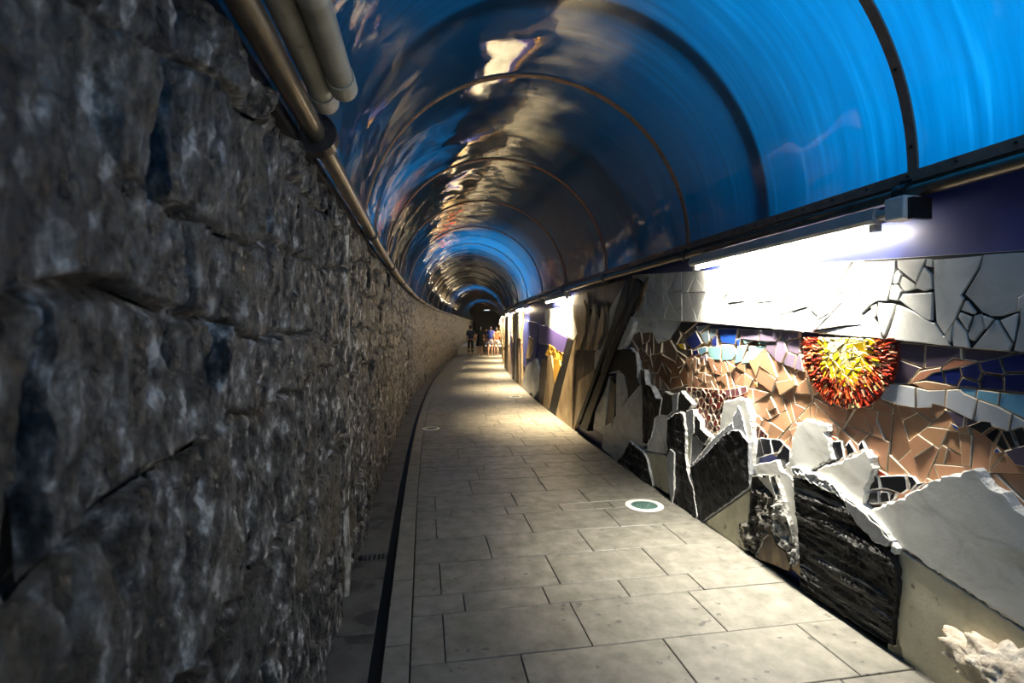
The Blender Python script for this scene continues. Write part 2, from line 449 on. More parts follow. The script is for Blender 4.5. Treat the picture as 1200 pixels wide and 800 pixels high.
while s < STEP_S:
    l = rng.uniform(0.42, 0.62)
    e = min(s + l, STEP_S)
    if s < GR - 0.06 < e: e = GR - 0.06
    if abs(s - (GR - 0.06)) < 1e-6:
        s = GR + 0.06; continue
    if s < 9.5:
        mb = MB(); stone_top(mb, s, e, WID + 0.062, LW + 0.1, -0.045, -0.1); mb.build('gutter_slab', M['gutter'], floor)
    else:
        stone_top(far, s, e, WID + 0.062, LW + 0.1, -0.045, -0.1)
    s = e
tag(far.build('far_gutter', M['gutter'], floor), kind='stuff')
# drain grate in the gutter
gr = MB(); gr.box_swz(GR - 0.058, GR - 0.046, WID + 0.065, LW - 0.02, -0.075, -0.045); gr.box_swz(GR + 0.046, GR + 0.058, WID + 0.065, LW - 0.02, -0.075, -0.045)
grate = gr.build('drain_grate', M['gutter'], floor)
for k_ in range(6):
    w = WID + 0.07 + k_ * 0.03
    MB().box_swz(GR - 0.05, GR + 0.05, w, w + 0.014, -0.07, -0.046).build('grate_bar', M['gutter'], grate)

# steps at the far end of the straight walk
st = thing('stairs', P(STEP_S, 1.2, 0), None, None, kind='structure')
for k_ in range(3):
    strip('step', STEP_S + 0.02 + 0.32 * k_, STEP_S + 0.34 + 0.32 * k_ if k_ < 2 else S_END, -0.02, LW + 0.02, -0.05, 0.14 * (k_ + 1), M['steps'], st, 1.0)

# round glass floor lights
def floor_light(px, py, r, label):
    s, w = on_floor(px, py)
    c = P(s, w, 0)
    t = thing('floor_light', c, label, 'floor light', 'round floor lights')
    n = 28; v, f = [], []
    for rr, z in ((r, -0.02), (r, 0.003), (r * 0.93, 0.007), (r * 0.72, 0.007), (r * 0.70, 0.002)):
        for j in range(n):
            a = 2 * math.pi * j / n
            v.append((c[0] + rr * math.cos(a), c[1] + rr * math.sin(a), z))
    for i in range(4):
        for j in range(n):
            f.append((i * n + j, i * n + (j + 1) % n, (i + 1) * n + (j + 1) % n, (i + 1) * n + j))
    new_obj('rim', v, f, M['ring'], t, smooth=False)
    v = [(c[0] + r * 0.70 * q * math.cos(2 * math.pi * j / n), c[1] + r * 0.70 * q * math.sin(2 * math.pi * j / n), z) for q, z in ((1, 0.002), (0.7, 0.005)) for j in range(n)]
    f = [(j, (j + 1) % n, n + (j + 1) % n, n + j) for j in range(n)] + [tuple(range(n, 2 * n))]
    new_obj('glass_lens', v, f, M['lens'], t, smooth=False)
floor_light(755, 592, 0.165, 'round green glass floor light with white rim beside the stone mural')
floor_light(505, 502, 0.14, 'round glass floor light near the dark gutter on the left')
floor_light(604, 465, 0.15, 'small round floor light far down the walk near the right wall')

def sy_(y):
    return float(np.interp(y, _Y - 0.46, _S))
# ------------------------------------------------------------------ left wall of rough stone blocks
wall_left = tag(strip('wall_left', -3.5, S_END + 2, LW + 0.055, LW + 0.40, -0.1, SPRING - 0.02, M['mortar']), kind='structure')
courses = [-0.08, 0.20, 0.52, 0.90, 1.31, 1.53, 1.83, 2.06, 2.24]
lr = random.Random(21)
def joint_z(i, s):
    if i == 0: return courses[0] + 0 * s
    if i == len(courses) - 1: return courses[i] + 0 * s
    return courses[i] + 0.050 * np.sin(1.9 * s + 2.3 * i) + 0.03 * np.sin(4.7 * s + 1.7 * i) + 0.012 * np.sin(13.1 * s + i)
def rock_face(ci, s0, s1, res, rough=True):
    """front of one block with broken relief, its rim bent back into the joint; returns verts, faces"""
    h = courses[ci + 1] - courses[ci]
    nx, nz = max(3, int((s1 - s0) / res)), max(3, int(h / res))
    u, v = np.meshgrid(np.linspace(0, 1, nx + 1), np.linspace(0, 1, nz + 1), indexing='ij')
    tilt = lr.uniform(-0.05, 0.05)
    sm = s0 + u * (s1 - s0) + tilt * (v - 0.5)
    zb, zt = joint_z(ci, sm), joint_z(ci + 1, sm)
    z = zb + (zt - zb) * v
    sm = sm + 0.018 * fbm(np.stack([sm * 6, z * 6, 0 * z + ci], -1), 3) * np.minimum(1, 8 * np.minimum(u, 1 - u) + 0.6)
    de = np.minimum(np.minimum(u, 1 - u) * (s1 - s0), np.minimum(v, 1 - v) * h)
    jag = fbm(np.stack([sm * 9, z * 9, 0 * z + 5.1 * ci], -1), 3)
    edge = np.clip((de + 0.012 * jag) / 0.016, 0, 1); edge = edge * edge * (3 - 2 * edge)
    p = np.stack([sm * 3.1, z * 2.4, 0 * z + 3.7 * ci], -1)
    big = fbm(p, 3)
    fine = 1 - 2 * np.abs(fbm(p * np.array([5.5, 2.4, 1.0]), 5, 0.62))
    flow = 1 - 2 * np.abs(fbm(p * np.array([14.0, 4.5, 1.0]) + 3, 4, 0.6))
    chips = np.clip(fbm(p * np.array([2.2, 1.6, 1]) + 9, 4, 0.6) * 1.8, 0, 1)
    out = lr.uniform(-0.010, 0.012)
    q_ = fbm(p * np.array([3.0, 1.3, 1.0]) + 21, 4, 0.55) * 3.2      # flaked layers with sharp little steps
    fr_ = q_ - np.floor(q_); flake = (np.floor(q_) + np.clip((fr_ - 0.5) * 5 + 0.5, 0, 1)) / 3.2
    q2 = fbm(p * np.array([9.0, 3.6, 1.0]) + 33, 3, 0.55) * 2.4
    fr2 = q2 - np.floor(q2); flake2 = (np.floor(q2) + np.clip((fr2 - 0.5) * 4 + 0.5, 0, 1)) / 2.4
    hgt = out + 0.014 * big + 0.020 * flake + 0.008 * flake2 + 0.004 * flow - 0.020 * chips + 0.008
    w = LW + (0.032 if res < 0.05 else 0.010) * (1 - edge) - hgt * edge
    pts = P(sm, w, z).reshape(-1, 3)
    idx = np.arange((nx + 1) * (nz + 1)).reshape(nx + 1, nz + 1)
    a, b_, c, d = idx[:-1, :-1].ravel(), idx[1:, :-1].ravel(), idx[1:, 1:].ravel(), idx[:-1, 1:].ravel()
    return pts, np.stack([a, d, c, b_], -1)[:, ::-1]
far = MB()
for ci in range(len(courses) - 1):
    s = -2.2 + lr.uniform(0, 0.4)
    while s < S_END:
        l = lr.uniform(0.32, 0.72)
        e = min(s + l, S_END + 0.5)
        if s < 11.5:
            res = 0.0085 if s < 2.6 else (0.014 if s < 5 else 0.03)
            if s < -0.8: res = 0.03
            v, f = rock_face(ci, s, e, res)
            new_obj('wall_stone', v, f, M['rock'], wall_left, smooth=True)
        else:
            v, f = rock_face(ci, s, e, 0.07 if s < 30 else 0.13)
            far.add(v, [tuple(q) for q in f])
        s = e
M['lit_edge_pale'] = surf('lit_edge_pale', [(0.40, (0.10, 0.095, 0.08)), (0.52, (0.26, 0.25, 0.21)), (0.62, (0.50, 0.48, 0.42))], 30, 0.4, 0.9, 40, 0.03, (1, 1, 0.3), detail=10)  # pale tone painting the light on a rock edge
def lit_edge(s, wd, z0, z1, seed):
    """pale ribbon down the stones, its colour standing in for a lit wall edge"""
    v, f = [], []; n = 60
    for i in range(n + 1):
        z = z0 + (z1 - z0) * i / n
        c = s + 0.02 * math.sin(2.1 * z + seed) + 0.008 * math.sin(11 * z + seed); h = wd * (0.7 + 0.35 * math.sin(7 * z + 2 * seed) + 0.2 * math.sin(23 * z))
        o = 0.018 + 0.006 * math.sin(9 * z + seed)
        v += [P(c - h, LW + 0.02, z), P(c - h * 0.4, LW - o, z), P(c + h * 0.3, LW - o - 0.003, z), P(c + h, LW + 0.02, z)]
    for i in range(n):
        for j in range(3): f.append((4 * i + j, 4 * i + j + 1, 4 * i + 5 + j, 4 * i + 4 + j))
    new_obj('lit_edge_ribbon', v, f, M['lit_edge_pale'], wall_left, smooth=True)
lit_edge(sy_(3.05), 0.030, -0.05, 2.1, 0.4); lit_edge(sy_(7.1), 0.035, -0.05, 2.1, 2.2)
tag(far.build('far_wall_stones', M['rock'], wall_left, True), kind='stuff')

# ------------------------------------------------------------------ right wall (backing)
WB = -0.055          # face of the backing wall
wall_right = tag(strip('wall_right', -3.5, S_END + 2, WB - 0.30, WB, -0.1, SPRING + 0.01, M['wall_navy']), kind='structure')
wall_end = tag(strip('wall_end', S_END, S_END + 0.2, -0.3, LW + 0.3, -0.1, SPRING + RAD, M['endwall']), kind='structure')

# ------------------------------------------------------------------ vault of blue sheets on ribs
ceiling = thing('ceiling', P(0, WC, SPRING), None, None, kind='structure')
RS = float(np.interp(2.35, _Y, _S))     # rib stands here on the right wall
ribs = [RS + 2.03 * i for i in range(-2, 27)]
def arc(s, a, r):
    """a = 0 at the right springing, pi at the left"""
    return P(s, WC - r * np.cos(a), SPRING + r * np.sin(a))
NA = 56
for i in range(len(ribs) - 1):
    s0, s1 = ribs[i], ribs[i + 1]
    near_ = s0 < 20
    ns = 8 if near_ else 4
    ang = np.linspace(0, math.pi, NA + 1)
    ss = np.linspace(s0, s1, ns + 1)
    v = np.concatenate([arc(q, ang, RAD) for q in ss])
    uv = np.concatenate([np.stack([np.full(NA + 1, q - s0) + 3.7 * i, ang * RAD], -1) for q in ss])
    f = []
    for a in range(ns):
        for j in range(NA):
            f.append((a * (NA + 1) + j, a * (NA + 1) + j + 1, (a + 1) * (NA + 1) + j + 1, (a + 1) * (NA + 1) + j))
    new_obj('vault_panel', v, f, M['vault'], ceiling, smooth=True, uvs=uv)
def arch_bar(name, s, hw, r0, r1, mat, na=56):
    ang = np.linspace(0, math.pi, na + 1)
    v = np.concatenate([arc(s - hw, ang, r0), arc(s + hw, ang, r0), arc(s + hw, ang, r1), arc(s - hw, ang, r1)])
    f = []; n = na + 1
    for j in range(na):
        for q in range(4):
            a, b_ = q * n, ((q + 1) % 4) * n
            f.append((a + j, a + j + 1, b_ + j + 1, b_ + j))
    o = new_obj(name, v, f, mat, ceiling)
    return smooth_by_angle(o, 30)
for i, s in enumerate(ribs):
    rb = arch_bar('rib', s, 0.024, RAD - 0.012, RAD - 0.001, M['rib'])
    if s < 7:
        mb = MB()
        for a in np.arange(0.10, math.pi, 0.27):
            c = arc(s, a, RAD - 0.011); n = (arc(s, a, RAD - 0.1) - arc(s, a, RAD)) / 0.1
            mb.disc(c, n, 0.008, 0.005, 6)
        tag(mb.build('screw_row', M['screw'], rb), kind='stuff')
    if i < len(ribs) - 1:
        arch_bar('outer_hoop', s + 1.015, 0.035, RAD + 0.012, RAD + 0.06, M['hoop'])
for side, w0, w1 in (('right', -0.03, 0.022), ('left', LW - 0.012, LW + 0.03)):
    er = strip('eave_strip', ribs[0], ribs[-1], w0, w1, SPRING - 0.028, SPRING + 0.022, M['rib'] if side == 'right' else M['clamp'], ceiling, 0.5)
    mb = MB()
    for s in np.arange(-2, 10, 0.22):
        w = w1 if side == 'right' else w0
        mb.disc(P(s, w - (0.001 if side == 'right' else -0.001), SPRING), NRM(s) * (1 if side == 'right' else -1), 0.007, 0.005, 6)
    tag(mb.build('screw_row', M['screw'], er), kind='stuff')

# unseen blocks added outside the vault to keep daylight off most of it
def block_sky(s0, s1):
    strip('sky_blocker', s0, s1, -0.9, -0.6, -0.2, 4.4, M['blocker_grey'], OUT, 1.0)
    strip('sky_blocker', s0, s1, -0.9, 4.4, 4.15, 4.4, M['blocker_grey'], OUT, 1.0)
OUT = thing('sky_blockers', P(10, -1.2, 0), None, None, kind='structure')
strip('left_sky_blocker', -7, S_END + 2, 3.2, 4.2, -0.2, 5.0, M['blocker_grey'], OUT, 1.0)
strip('sky_blocker', -7, 2.8, 2.4, 4.4, 4.6, 4.9, M['blocker_grey'], OUT, 1.0)
for a, b_ in ((2.8, 11.1), (13.7, 24.6), (26.6, 36.3), (38.3, 58)):
    block_sky(a, b_)

# ------------------------------------------------------------------ pipes
def long_pipe(name, s0, s1, w, z, r, mat, label, ds=0.7, cat='pipe'):
    ss = np.append(np.arange(s0, s1, ds), s1)
    t = thing(name, P(s0, w, z), label, cat)
    o = MB().tube([P(q, w, z) for q in ss], r, 16).build('pipe_run', mat, t)
    smooth_by_angle(o, 50)
    return t
lp = long_pipe('steel_pipe', -3, S_END, LW - 0.065, 2.275, 0.036, M['pipe'], 'brown steel pipe clamped along the top of the rough stone wall')
def left_clamp(s, r=0.058, hw=0.03):
    mb = MB()
    mb.tube([P(s - hw, LW - 0.065, 2.275), P(s + hw, LW - 0.065, 2.275)], r, 16)
    mb.box_swz(s - hw, s + hw, LW - 0.07, LW + 0.05, 2.235, 2.315)
    o = smooth_by_angle(mb.build('clamp', M['clamp'], lp), 40)
    return o
ls = float(np.interp(1.9, _Y, _S)) + 0.45
for i in range(24):
    s = RS + 2.03 * i + 0.02
    big = i == 0
    o = left_clamp(s, 0.075 if big else 0.05, 0.035 if big else 0.028)
# two grey conduits that end just past the first rib
for w, z, e, lab in ((LW - 0.115, 2.36, 2.30, 'grey plastic conduit in the middle of the three pipes over the rough stone wall'),
                     (LW - 0.195, 2.355, 2.17, 'grey plastic conduit nearest the blue vault, highest of the three pipes on the left')):
    t = thing('conduit', P(-2.5, w, z), lab, 'conduit')
    r = 0.041
    ends = [-2.5, e - 0.75, e - 0.11, e]
    smooth_by_angle(MB().tube([P(-2.5, w, z), P(e - 0.5, w, z), P(e - 0.09, w, z)], r, 20).build('conduit_run', M['conduit'], t), 50)
    v = MB().tube([P(e - 0.09, w, z), P(e, w, z)], r + 0.005, 20)
    smooth_by_angle(v.build('coupling', M['coupling'], t), 50)
    if w < LW - 0.15:
        smooth_by_angle(MB().tube([P(e - 0.60, w, z), P(e - 0.50, w, z)], r + 0.004, 20).build('coupling', M['coupling'], t), 50)
# right: pipe under the eave, thin cable, clamps
rp_ = long_pipe('steel_pipe', -3, S_END, 0.03, 2.172, 0.031, M['pipe'], 'brown steel pipe running under the eave above the mural')
for i in range(24):
    s = RS + 2.03 * i + 0.02
    mb = MB(); mb.tube([P(s - 0.03, 0.03, 2.172), P(s + 0.03, 0.03, 2.172)], 0.046, 16)
    mb.box_swz(s - 0.026, s + 0.026, -0.05, 0.03, 2.12, 2.235)
    c = smooth_by_angle(mb.build('clamp', M['clamp'], rp_), 40)
    if i < 3:
        for dz in (-0.045, 0.045):
            MB().disc(P(s - 0.012, 0.073, 2.172 + dz * 0.45), NRM(s), 0.007, 0.008, 6).build('bolt', M['bolt'], c)
thin = long_pipe('thin_conduit', -2, 30, 0.008, 2.216, 0.007, M['pipe'], 'thin metal tube between the eave strip and the thick pipe on the right', cat='tube')

# ------------------------------------------------------------------ fluorescent battens
SPREAD = 82
def batten(sa, sb, warm, label, w=0.085, z=2.072, box=False):
    t = thing('fluorescent_lamp', P((sa + sb) / 2, WB, z), label, 'lamp', 'fluorescent battens along the mural wall')
    mb = MB()
    v = []
    prof = [(-0.05, 0.045), (-0.05, -0.015), (0.0, -0.025), (0.028, -0.022), (0.038, -0.005), (0.030, 0.050)]
    n = len(prof)
    for q in (sa, sb):
        v += [P(q, w + a, z + b_) for a, b_ in prof]
    f = [(i, (i + 1) % n, n + (i + 1) % n, n + i) for i in range(n)] + [tuple(range(n - 1, -1, -1)), tuple(range(n, 2 * n))]
    mb.add(v, f)
    mb.build('housing', M['housing'], t)
    tb = MB().tube([P(sa + 0.05, w - 0.010, z - 0.036), P((sa + sb) / 2, w - 0.010, z - 0.036), P(sb - 0.05, w - 0.010, z - 0.036)], 0.013, 10)
    tb.build('tube', M['tube_warm' if warm else 'tube_cool'], t, True)
    ld = bpy.data.lights.new('lamp_light', 'AREA'); ld.shape = 'RECTANGLE'; ld.size = sb - sa - 0.12; ld.size_y = 0.03
    ld.energy = DOWN * (1.4 if warm else 0.78); ld.color = (1.0, 0.78, 0.48) if warm else (1.0, 0.94, 0.82); ld.spread = math.radians(SPREAD)
    lo = bpy.data.objects.new('lamp_light', ld); COL.objects.link(lo)
    p0, p1 = Vector(P(sa, w - 0.01, z - 0.056)), Vector(P(sb, w - 0.01, z - 0.056))
    xa = (p1 - p0).normalized(); za = (Vector((0, 0, 1)) - 0.03 * NRM((sa + sb) / 2)).normalized(); ya = za.cross(xa).normalized()
    lo.matrix_world = Matrix.Translation((p0 + p1) / 2) @ Matrix((xa, ya, za)).transposed().to_4x4()
    lo.parent = t; lo.matrix_parent_inverse = Matrix.Translation(-Vector(t.location))
    for q in (sa + 0.012, sb - 0.05):
        MB().box_swz(q, q + 0.038, w - 0.028, w + 0.008, z - 0.055, z - 0.016).build('end_cap', M['housing'], t)
    for q in (sa + 0.25, sb - 0.25):
        MB().box_swz(q, q + 0.03, WB, w - 0.03, z + 0.0, z + 0.03).build('bracket', M['clamp'], t)
    if box:
        mb = MB(); mb.box_swz(sa - 0.16, sa - 0.06, 0.03, 0.12, z - 0.03, z + 0.075)
        o = mb.build('junction_box', M['box'], t)
        bv = o.modifiers.new('bevel', 'BEVEL'); bv.width = 0.008; bv.segments = 2
        MB().box_swz(sa - 0.185, sa - 0.16, 0.0, 0.10, z - 0.035, z + 0.06).build('box_lid', M['clamp'], t)
        MB().tube([P(sa - 0.06, w, z + 0.012), P(sa, w, z + 0.012)], 0.022, 12).build('gland', M['coupling'], t)
    return t
SA = on_wall(1030, 270, 0.085)[0]; SB = on_wall(812, 318, 0.085)[0]
batten(SA, SB, False, 'nearest fluorescent batten with junction box glowing over the white marble band', box=True)
def sy(y): return float(np.interp(y, _Y, _S))
batten(sy(8.0), sy(9.6), True, 'second fluorescent batten over the purple mosaic panel')
names_ = ['third', 'fourth', 'fifth', 'sixth', 'seventh', 'eighth', 'ninth', 'tenth']
for nm, y in zip(names_, (12.4, 16.4, 20.4, 24.4, 28.4, 33.5, 40, 47)):
    batten(sy(y), sy(y + 1.6), True, nm + ' fluorescent batten along the mural wall, counted from the camera')
batten(-3.6, -2.0, False, 'unseen batten added behind the viewer to light the near left wall')  # added out of view to brighten the near left side

# ------------------------------------------------------------------ stone and tile pieces on the right wall
def area2(p):
    return sum(p[i][0] * p[(i + 1) % len(p)][1] - p[(i + 1) % len(p)][0] * p[i][1] for i in range(len(p))) / 2
def clip(poly, q, n):
    out = []
    for i in range(len(poly)):
        a, b_ = poly[i], poly[(i + 1) % len(poly)]
        da = (a[0] - q[0]) * n[0] + (a[1] - q[1]) * n[1]; db = (b_[0] - q[0]) * n[0] + (b_[1] - q[1]) * n[1]
        if da <= 0: out.append(a)
        if (da < 0 < db) or (db < 0 < da):
            t = da / (da - db); out.append((a[0] + t * (b_[0] - a[0]), a[1] + t * (b_[1] - a[1])))
    return out
def cells(region, seeds, gap):
    res = []
    for i, sd in enumerate(seeds):
        p = region
        for j, o in enumerate(seeds):
            if i == j or len(p) < 3: continue
            d = (o[0] - sd[0], o[1] - sd[1]); l = math.hypot(*d)
            if l < 1e-5: continue
            n = (d[0] / l, d[1] / l)
            p = clip(p, ((sd[0] + o[0]) / 2 - n[0] * gap / 2, (sd[1] + o[1]) / 2 - n[1] * gap / 2), n)
        if len(p) >= 3 and abs(area2(p)) > 2e-5: res.append(p)
    return res
wr = random.Random(5)
def shatter(poly, amax, gap, rnd, depth=0):
    """angular shards by repeated random cuts"""
    poly = tidy(poly)
    if len(poly) < 3: return []
    A = abs(area2(poly))
    if A < amax * rnd.choice([0.35, 0.6, 1.0, 1.6]) or depth > 12: return [poly] if A > 1.2e-4 else []
    cx = sum(p[0] for p in poly) / len(poly); cz = sum(p[1] for p in poly) / len(poly)
    best = max(((a, b_) for a in poly for b_ in poly), key=lambda q: (q[0][0] - q[1][0]) ** 2 + (q[0][1] - q[1][1]) ** 2)
    ang = math.atan2(best[1][1] - best[0][1], best[1][0] - best[0][0]) + rnd.uniform(-0.75, 0.75)
    n = (math.cos(ang), math.sin(ang)); l = math.hypot(best[0][0] - best[1][0], best[0][1] - best[1][1])
    q = (cx + n[0] * l * rnd.uniform(-0.14, 0.14), cz + n[1] * l * rnd.uniform(-0.14, 0.14))
    a = clip(poly, (q[0] - n[0] * gap / 2, q[1] - n[1] * gap / 2), n)
    b_ = clip(poly, (q[0] + n[0] * gap / 2, q[1] + n[1] * gap / 2), (-n[0], -n[1]))
    return shatter(a, amax, gap, rnd, depth + 1) + shatter(b_, amax, gap, rnd, depth + 1)
def tidy(poly, tol=1e-3):
    out = []
    for p in poly:
        if not out or math.hypot(p[0] - out[-1][0], p[1] - out[-1][1]) > tol: out.append(p)
    while len(out) > 2 and math.hypot(out[0][0] - out[-1][0], out[0][1] - out[-1][1]) <= tol: out.pop()
    return out
def inset(poly, ds):
    """poly counter-clockwise; every corner moved inwards by ds[i]"""
    n = len(poly); out = []
    for i in range(n):
        a, b_, c = poly[i - 1], poly[i], poly[(i + 1) % n]
        e1 = (b_[0] - a[0], b_[1] - a[1]); e2 = (c[0] - b_[0], c[1] - b_[1])
        l1, l2 = math.hypot(*e1) or 1, math.hypot(*e2) or 1
        n1, n2 = (-e1[1] / l1, e1[0] / l1), (-e2[1] / l2, e2[0] / l2)
        m = (n1[0] + n2[0], n1[1] + n2[1]); l = math.hypot(*m)
        if l < 0.3: m = n1; l = 1.0
        m = (m[0] / l, m[1] / l); k_ = min(1.6, 1 / max(0.3, m[0] * n1[0] + m[1] * n1[1]))
        out.append((b_[0] + m[0] * ds[i] * k_, b_[1] + m[1] * ds[i] * k_))
    return out
def piece(name, poly, w0, w1, mats, parent, bev=0.004, ragged=0.0, seg=0.03, relief=0.0, rscale=6.0, rstretch=(1, 1), tilt=0.0, res=0.02, label=None):
    """a plate of stone or tile cut to poly (s, z): back w0, front w1; mats = (front, broken edge)"""
    poly = tidy(poly)
    if len(poly) < 3: return None
    if area2(poly) < 0: poly = poly[::-1]
    if ragged:
        q = []
        for i in range(len(poly)):
            a, b_ = poly[i], poly[(i + 1) % len(poly)]
            l = math.hypot(b_[0] - a[0], b_[1] - a[1]); n = max(1, int(l / seg))
            for j in range(n):
                t = j / n + (wr.uniform(-0.3, 0.3) / n if j else 0)
                px_, pz_ = a[0] + t * (b_[0] - a[0]), a[1] + t * (b_[1] - a[1])
                r = ragged * (1 if j else 0.3)
                q.append((px_ + wr.uniform(-r, r), pz_ + wr.uniform(-r, r)))
        poly = tidy(q, 2e-3)
    A = abs(area2(poly)); per = sum(math.hypot(poly[i][0] - poly[i - 1][0], poly[i][1] - poly[i - 1][1]) for i in range(len(poly)))
    bev = min(bev, 0.30 * 2 * A / max(per, 1e-6))
    n = len(poly)
    var = (0.3, 1.7) if ragged else (0.8, 1.2)
    fr = inset(poly, [bev * wr.uniform(*var) for _ in range(n)])
    cs = sum(p[0] for p in poly) / n; cz = sum(p[1] for p in poly) / n
    ts, tz = wr.uniform(-tilt, tilt), wr.uniform(-tilt, tilt)
    def wf(p): return w1 + ts * (p[0] - cs) + tz * (p[1] - cz)
    v = [P(p[0], w0, p[1]) for p in poly]
    v += [P(p[0], wf(p) - (bev * wr.uniform(*var) if ragged else bev * 0.7), p[1]) for p in poly]
    v += [P(p[0], wf(p), p[1]) for p in fr]
    f, fm = [tuple(range(2 * n, 3 * n))], [0]
    for a in (0, n):
        for i in range(n):
            j = (i + 1) % n
            f.append((a + i, a + j, a + n + j, a + n + i)); fm.append(1)
    # looking from the walk, s runs to the left: flip so that the faces look out of the wall
    f = [tuple(reversed(q)) for q in f]
    o = new_obj(name, v, f, list(mats), parent, fm)
    if relief:
        me = o.data
        bm = bmesh.new(); bm.from_mesh(me)
        bm.faces.ensure_lookup_table()
        ff = [q for q in bm.faces if q.material_index == 0]
        bmesh.ops.triangulate(bm, faces=ff)
        for _ in range(7):
            ed = [e for e in bm.edges if e.calc_length() > res * 1.6 and any(q.material_index == 0 for q in e.link_faces)]
            if not ed: break
            bmesh.ops.subdivide_edges(bm, edges=ed, cuts=1)
            bmesh.ops.triangulate(bm, faces=[q for q in bm.faces if len(q.verts) > 3 and q.material_index == 0])
        vv = [q for q in bm.verts if all(k_.material_index == 0 for k_ in q.link_faces)]
        co = np.array([q.co[:] for q in vv]) if vv else np.zeros((0, 3))
        if len(vv):
            N_ = NRM(cs)
            pp = np.stack([co[:, 0] * rscale, co[:, 1] * rscale * rstretch[0], co[:, 2] * rscale * rstretch[1]], -1)
            h = relief * (fbm(pp, 5, 0.6) - 0.6 * np.abs(fbm(pp * 1.9 + 5, 4, 0.6)))
            for q, d in zip(vv, h): q.co += N_ * float(d)
        for q in bm.faces:
            if q.material_index == 0: q.smooth = False
        bm.to_mesh(me); bm.free()
    if label: o['label'] = label
    return o
def crop(x0, y0, k_):
    def c(*pts): return [(x0 + x / k_, y0 + y / k_) for x, y in pts]
    return c
C1, C2, C3 = crop(720, 360, 6.6667), crop(860, 370, 6.6667), crop(1020, 380, 6.6667)
C4, C5, C6 = crop(720, 450, 6.6667), crop(860, 470, 6.6667), crop(1020, 470, 6.6667)
C7, C8, C10 = crop(790, 540, 6.6667), crop(900, 560, 6.6667), crop(1020, 680, 6.6667)
C11, CB, C12 = crop(640, 400, 8), crop(640, 310, 8), crop(690, 470, 8)
C13, C14 = crop(585, 340, 10), crop(585, 410, 10)
def W(pts, w=0.0): return [on_wall(x, y, w) for x, y in pts]

TW = -0.038      # face of the tile field
mural = thing('mosaic_mural', P(3.2, WB, 0), 'tan tile mosaic with red and yellow sun and broken stone slabs under the nearest lamp', 'mural')
def tiles(name, region, seeds, mat, w=TW, gap=0.008, edge='clay_edge', tilt=0.04, bev=0.003, ragged=0.0, jw=0.004, parent=None):
    for p in cells(W(region, w), W(seeds, w), gap):
        piece(name, p, WB - 0.002, w + wr.uniform(-jw, jw), (M[mat], M[edge]), parent or mural, bev, ragged, 0.03, tilt=tilt)
def one(name, poly, mat, w=TW + 0.005, edge='clay_edge', **kw):
    return piece(name, W(poly, w), WB - 0.002, w, (M[mat], M[edge]), mural, **{'bev': 0.003, 'tilt': 0.03, **kw})
# bed behind the tiles
one('tile_bed', [(752, 380), (815, 385), (1040, 402), (1215, 418), (1420, 440), (1420, 760), (1215, 680), (1040, 600), (880, 520), (800, 480), (752, 455)], 'grout', WB + 0.006, 'grout', bev=0.001, tilt=0)
# tan field
tan_rnd = random.Random(12)
for reg, am in (([(803, 421), (812, 414), (850, 423), (862, 458), (835, 462), (806, 452)], 0.0042), ([(852, 423), (885, 420), (897, 408), (940, 415), (952, 470), (905, 520), (880, 505), (864, 458)], 0.0075),
                ([(942, 415), (1050, 450), (1042, 520), (1035, 592), (985, 552), (907, 521), (954, 470)], 0.0075), ([(1052, 449), (1140, 480), (1135, 600), (1037, 592), (1044, 520)], 0.0085),
                ([(1142, 480), (1420, 545), (1420, 740), (1180, 620), (1137, 600)], 0.013)):
    for p in shatter(W(reg, TW), am * 1.7, 0.004, tan_rnd):
        piece('tan_tile', p, WB - 0.002, TW + wr.uniform(-0.005, 0.007), (M['tan'], M['clay_edge']), mural, 0.0018, tilt=0.035)
# blue group
for mat, polys in (('navy', [[(545, 260), (635, 185), (685, 280), (620, 330)], [(610, 340), (650, 325), (660, 365), (620, 380)], [(760, 250), (800, 215), (800, 300), (765, 305)]]),
                   ('royal', [[(805, 165), (965, 165), (940, 290), (835, 275)], [(950, 250), (985, 240), (970, 325)]]),
                   ('greyblue', [[(665, 215), (735, 165), (740, 260), (715, 290)], [(737, 165), (800, 170), (790, 220), (745, 250)], [(640, 150), (735, 140), (665, 205), (640, 180)]]),
                   ('skyblue', [[(650, 320), (720, 305), (720, 345), (670, 375)], [(1075, 415), (1095, 410), (1110, 480), (1065, 455)], [(960, 305), (1040, 290), (990, 425), (940, 440)]]),
                   ('aqua', [[(730, 310), (835, 300), (825, 410), (770, 410), (735, 370)], [(840, 290), (930, 295), (950, 360), (920, 410), (840, 415)], [(1032, 350), (1062, 430), (990, 440)], [(1050, 300), (1190, 300), (1090, 410), (1068, 420), (1045, 360)],
                             [(1000, 250), (1060, 215), (1080, 260), (1020, 290)], [(1110, 285), (1170, 240), (1200, 250), (1195, 295)]]),
                   ('mauve', [[(670, 390), (715, 365), (720, 410), (690, 425)], [(700, 412), (750, 415), (740, 440)], [(620, 390), (655, 400), (660, 445), (635, 445)]]),
                   ('black_tile', [[(520, 110), (640, 118), (545, 205), (500, 180)], [(440, 230), (500, 160), (520, 220), (480, 290)], [(560, 340), (600, 325), (605, 370)]]),
                   ('yellow', [[(488, 285), (540, 285), (550, 330), (515, 320)], [(860, 630), (885, 620), (890, 645)], [(1095, 590), (1115, 585), (1112, 620)]])):
    for p in polys: one(mat + '_tile' if not mat.endswith('tile') else mat, C1(*p), mat, TW + 0.004)
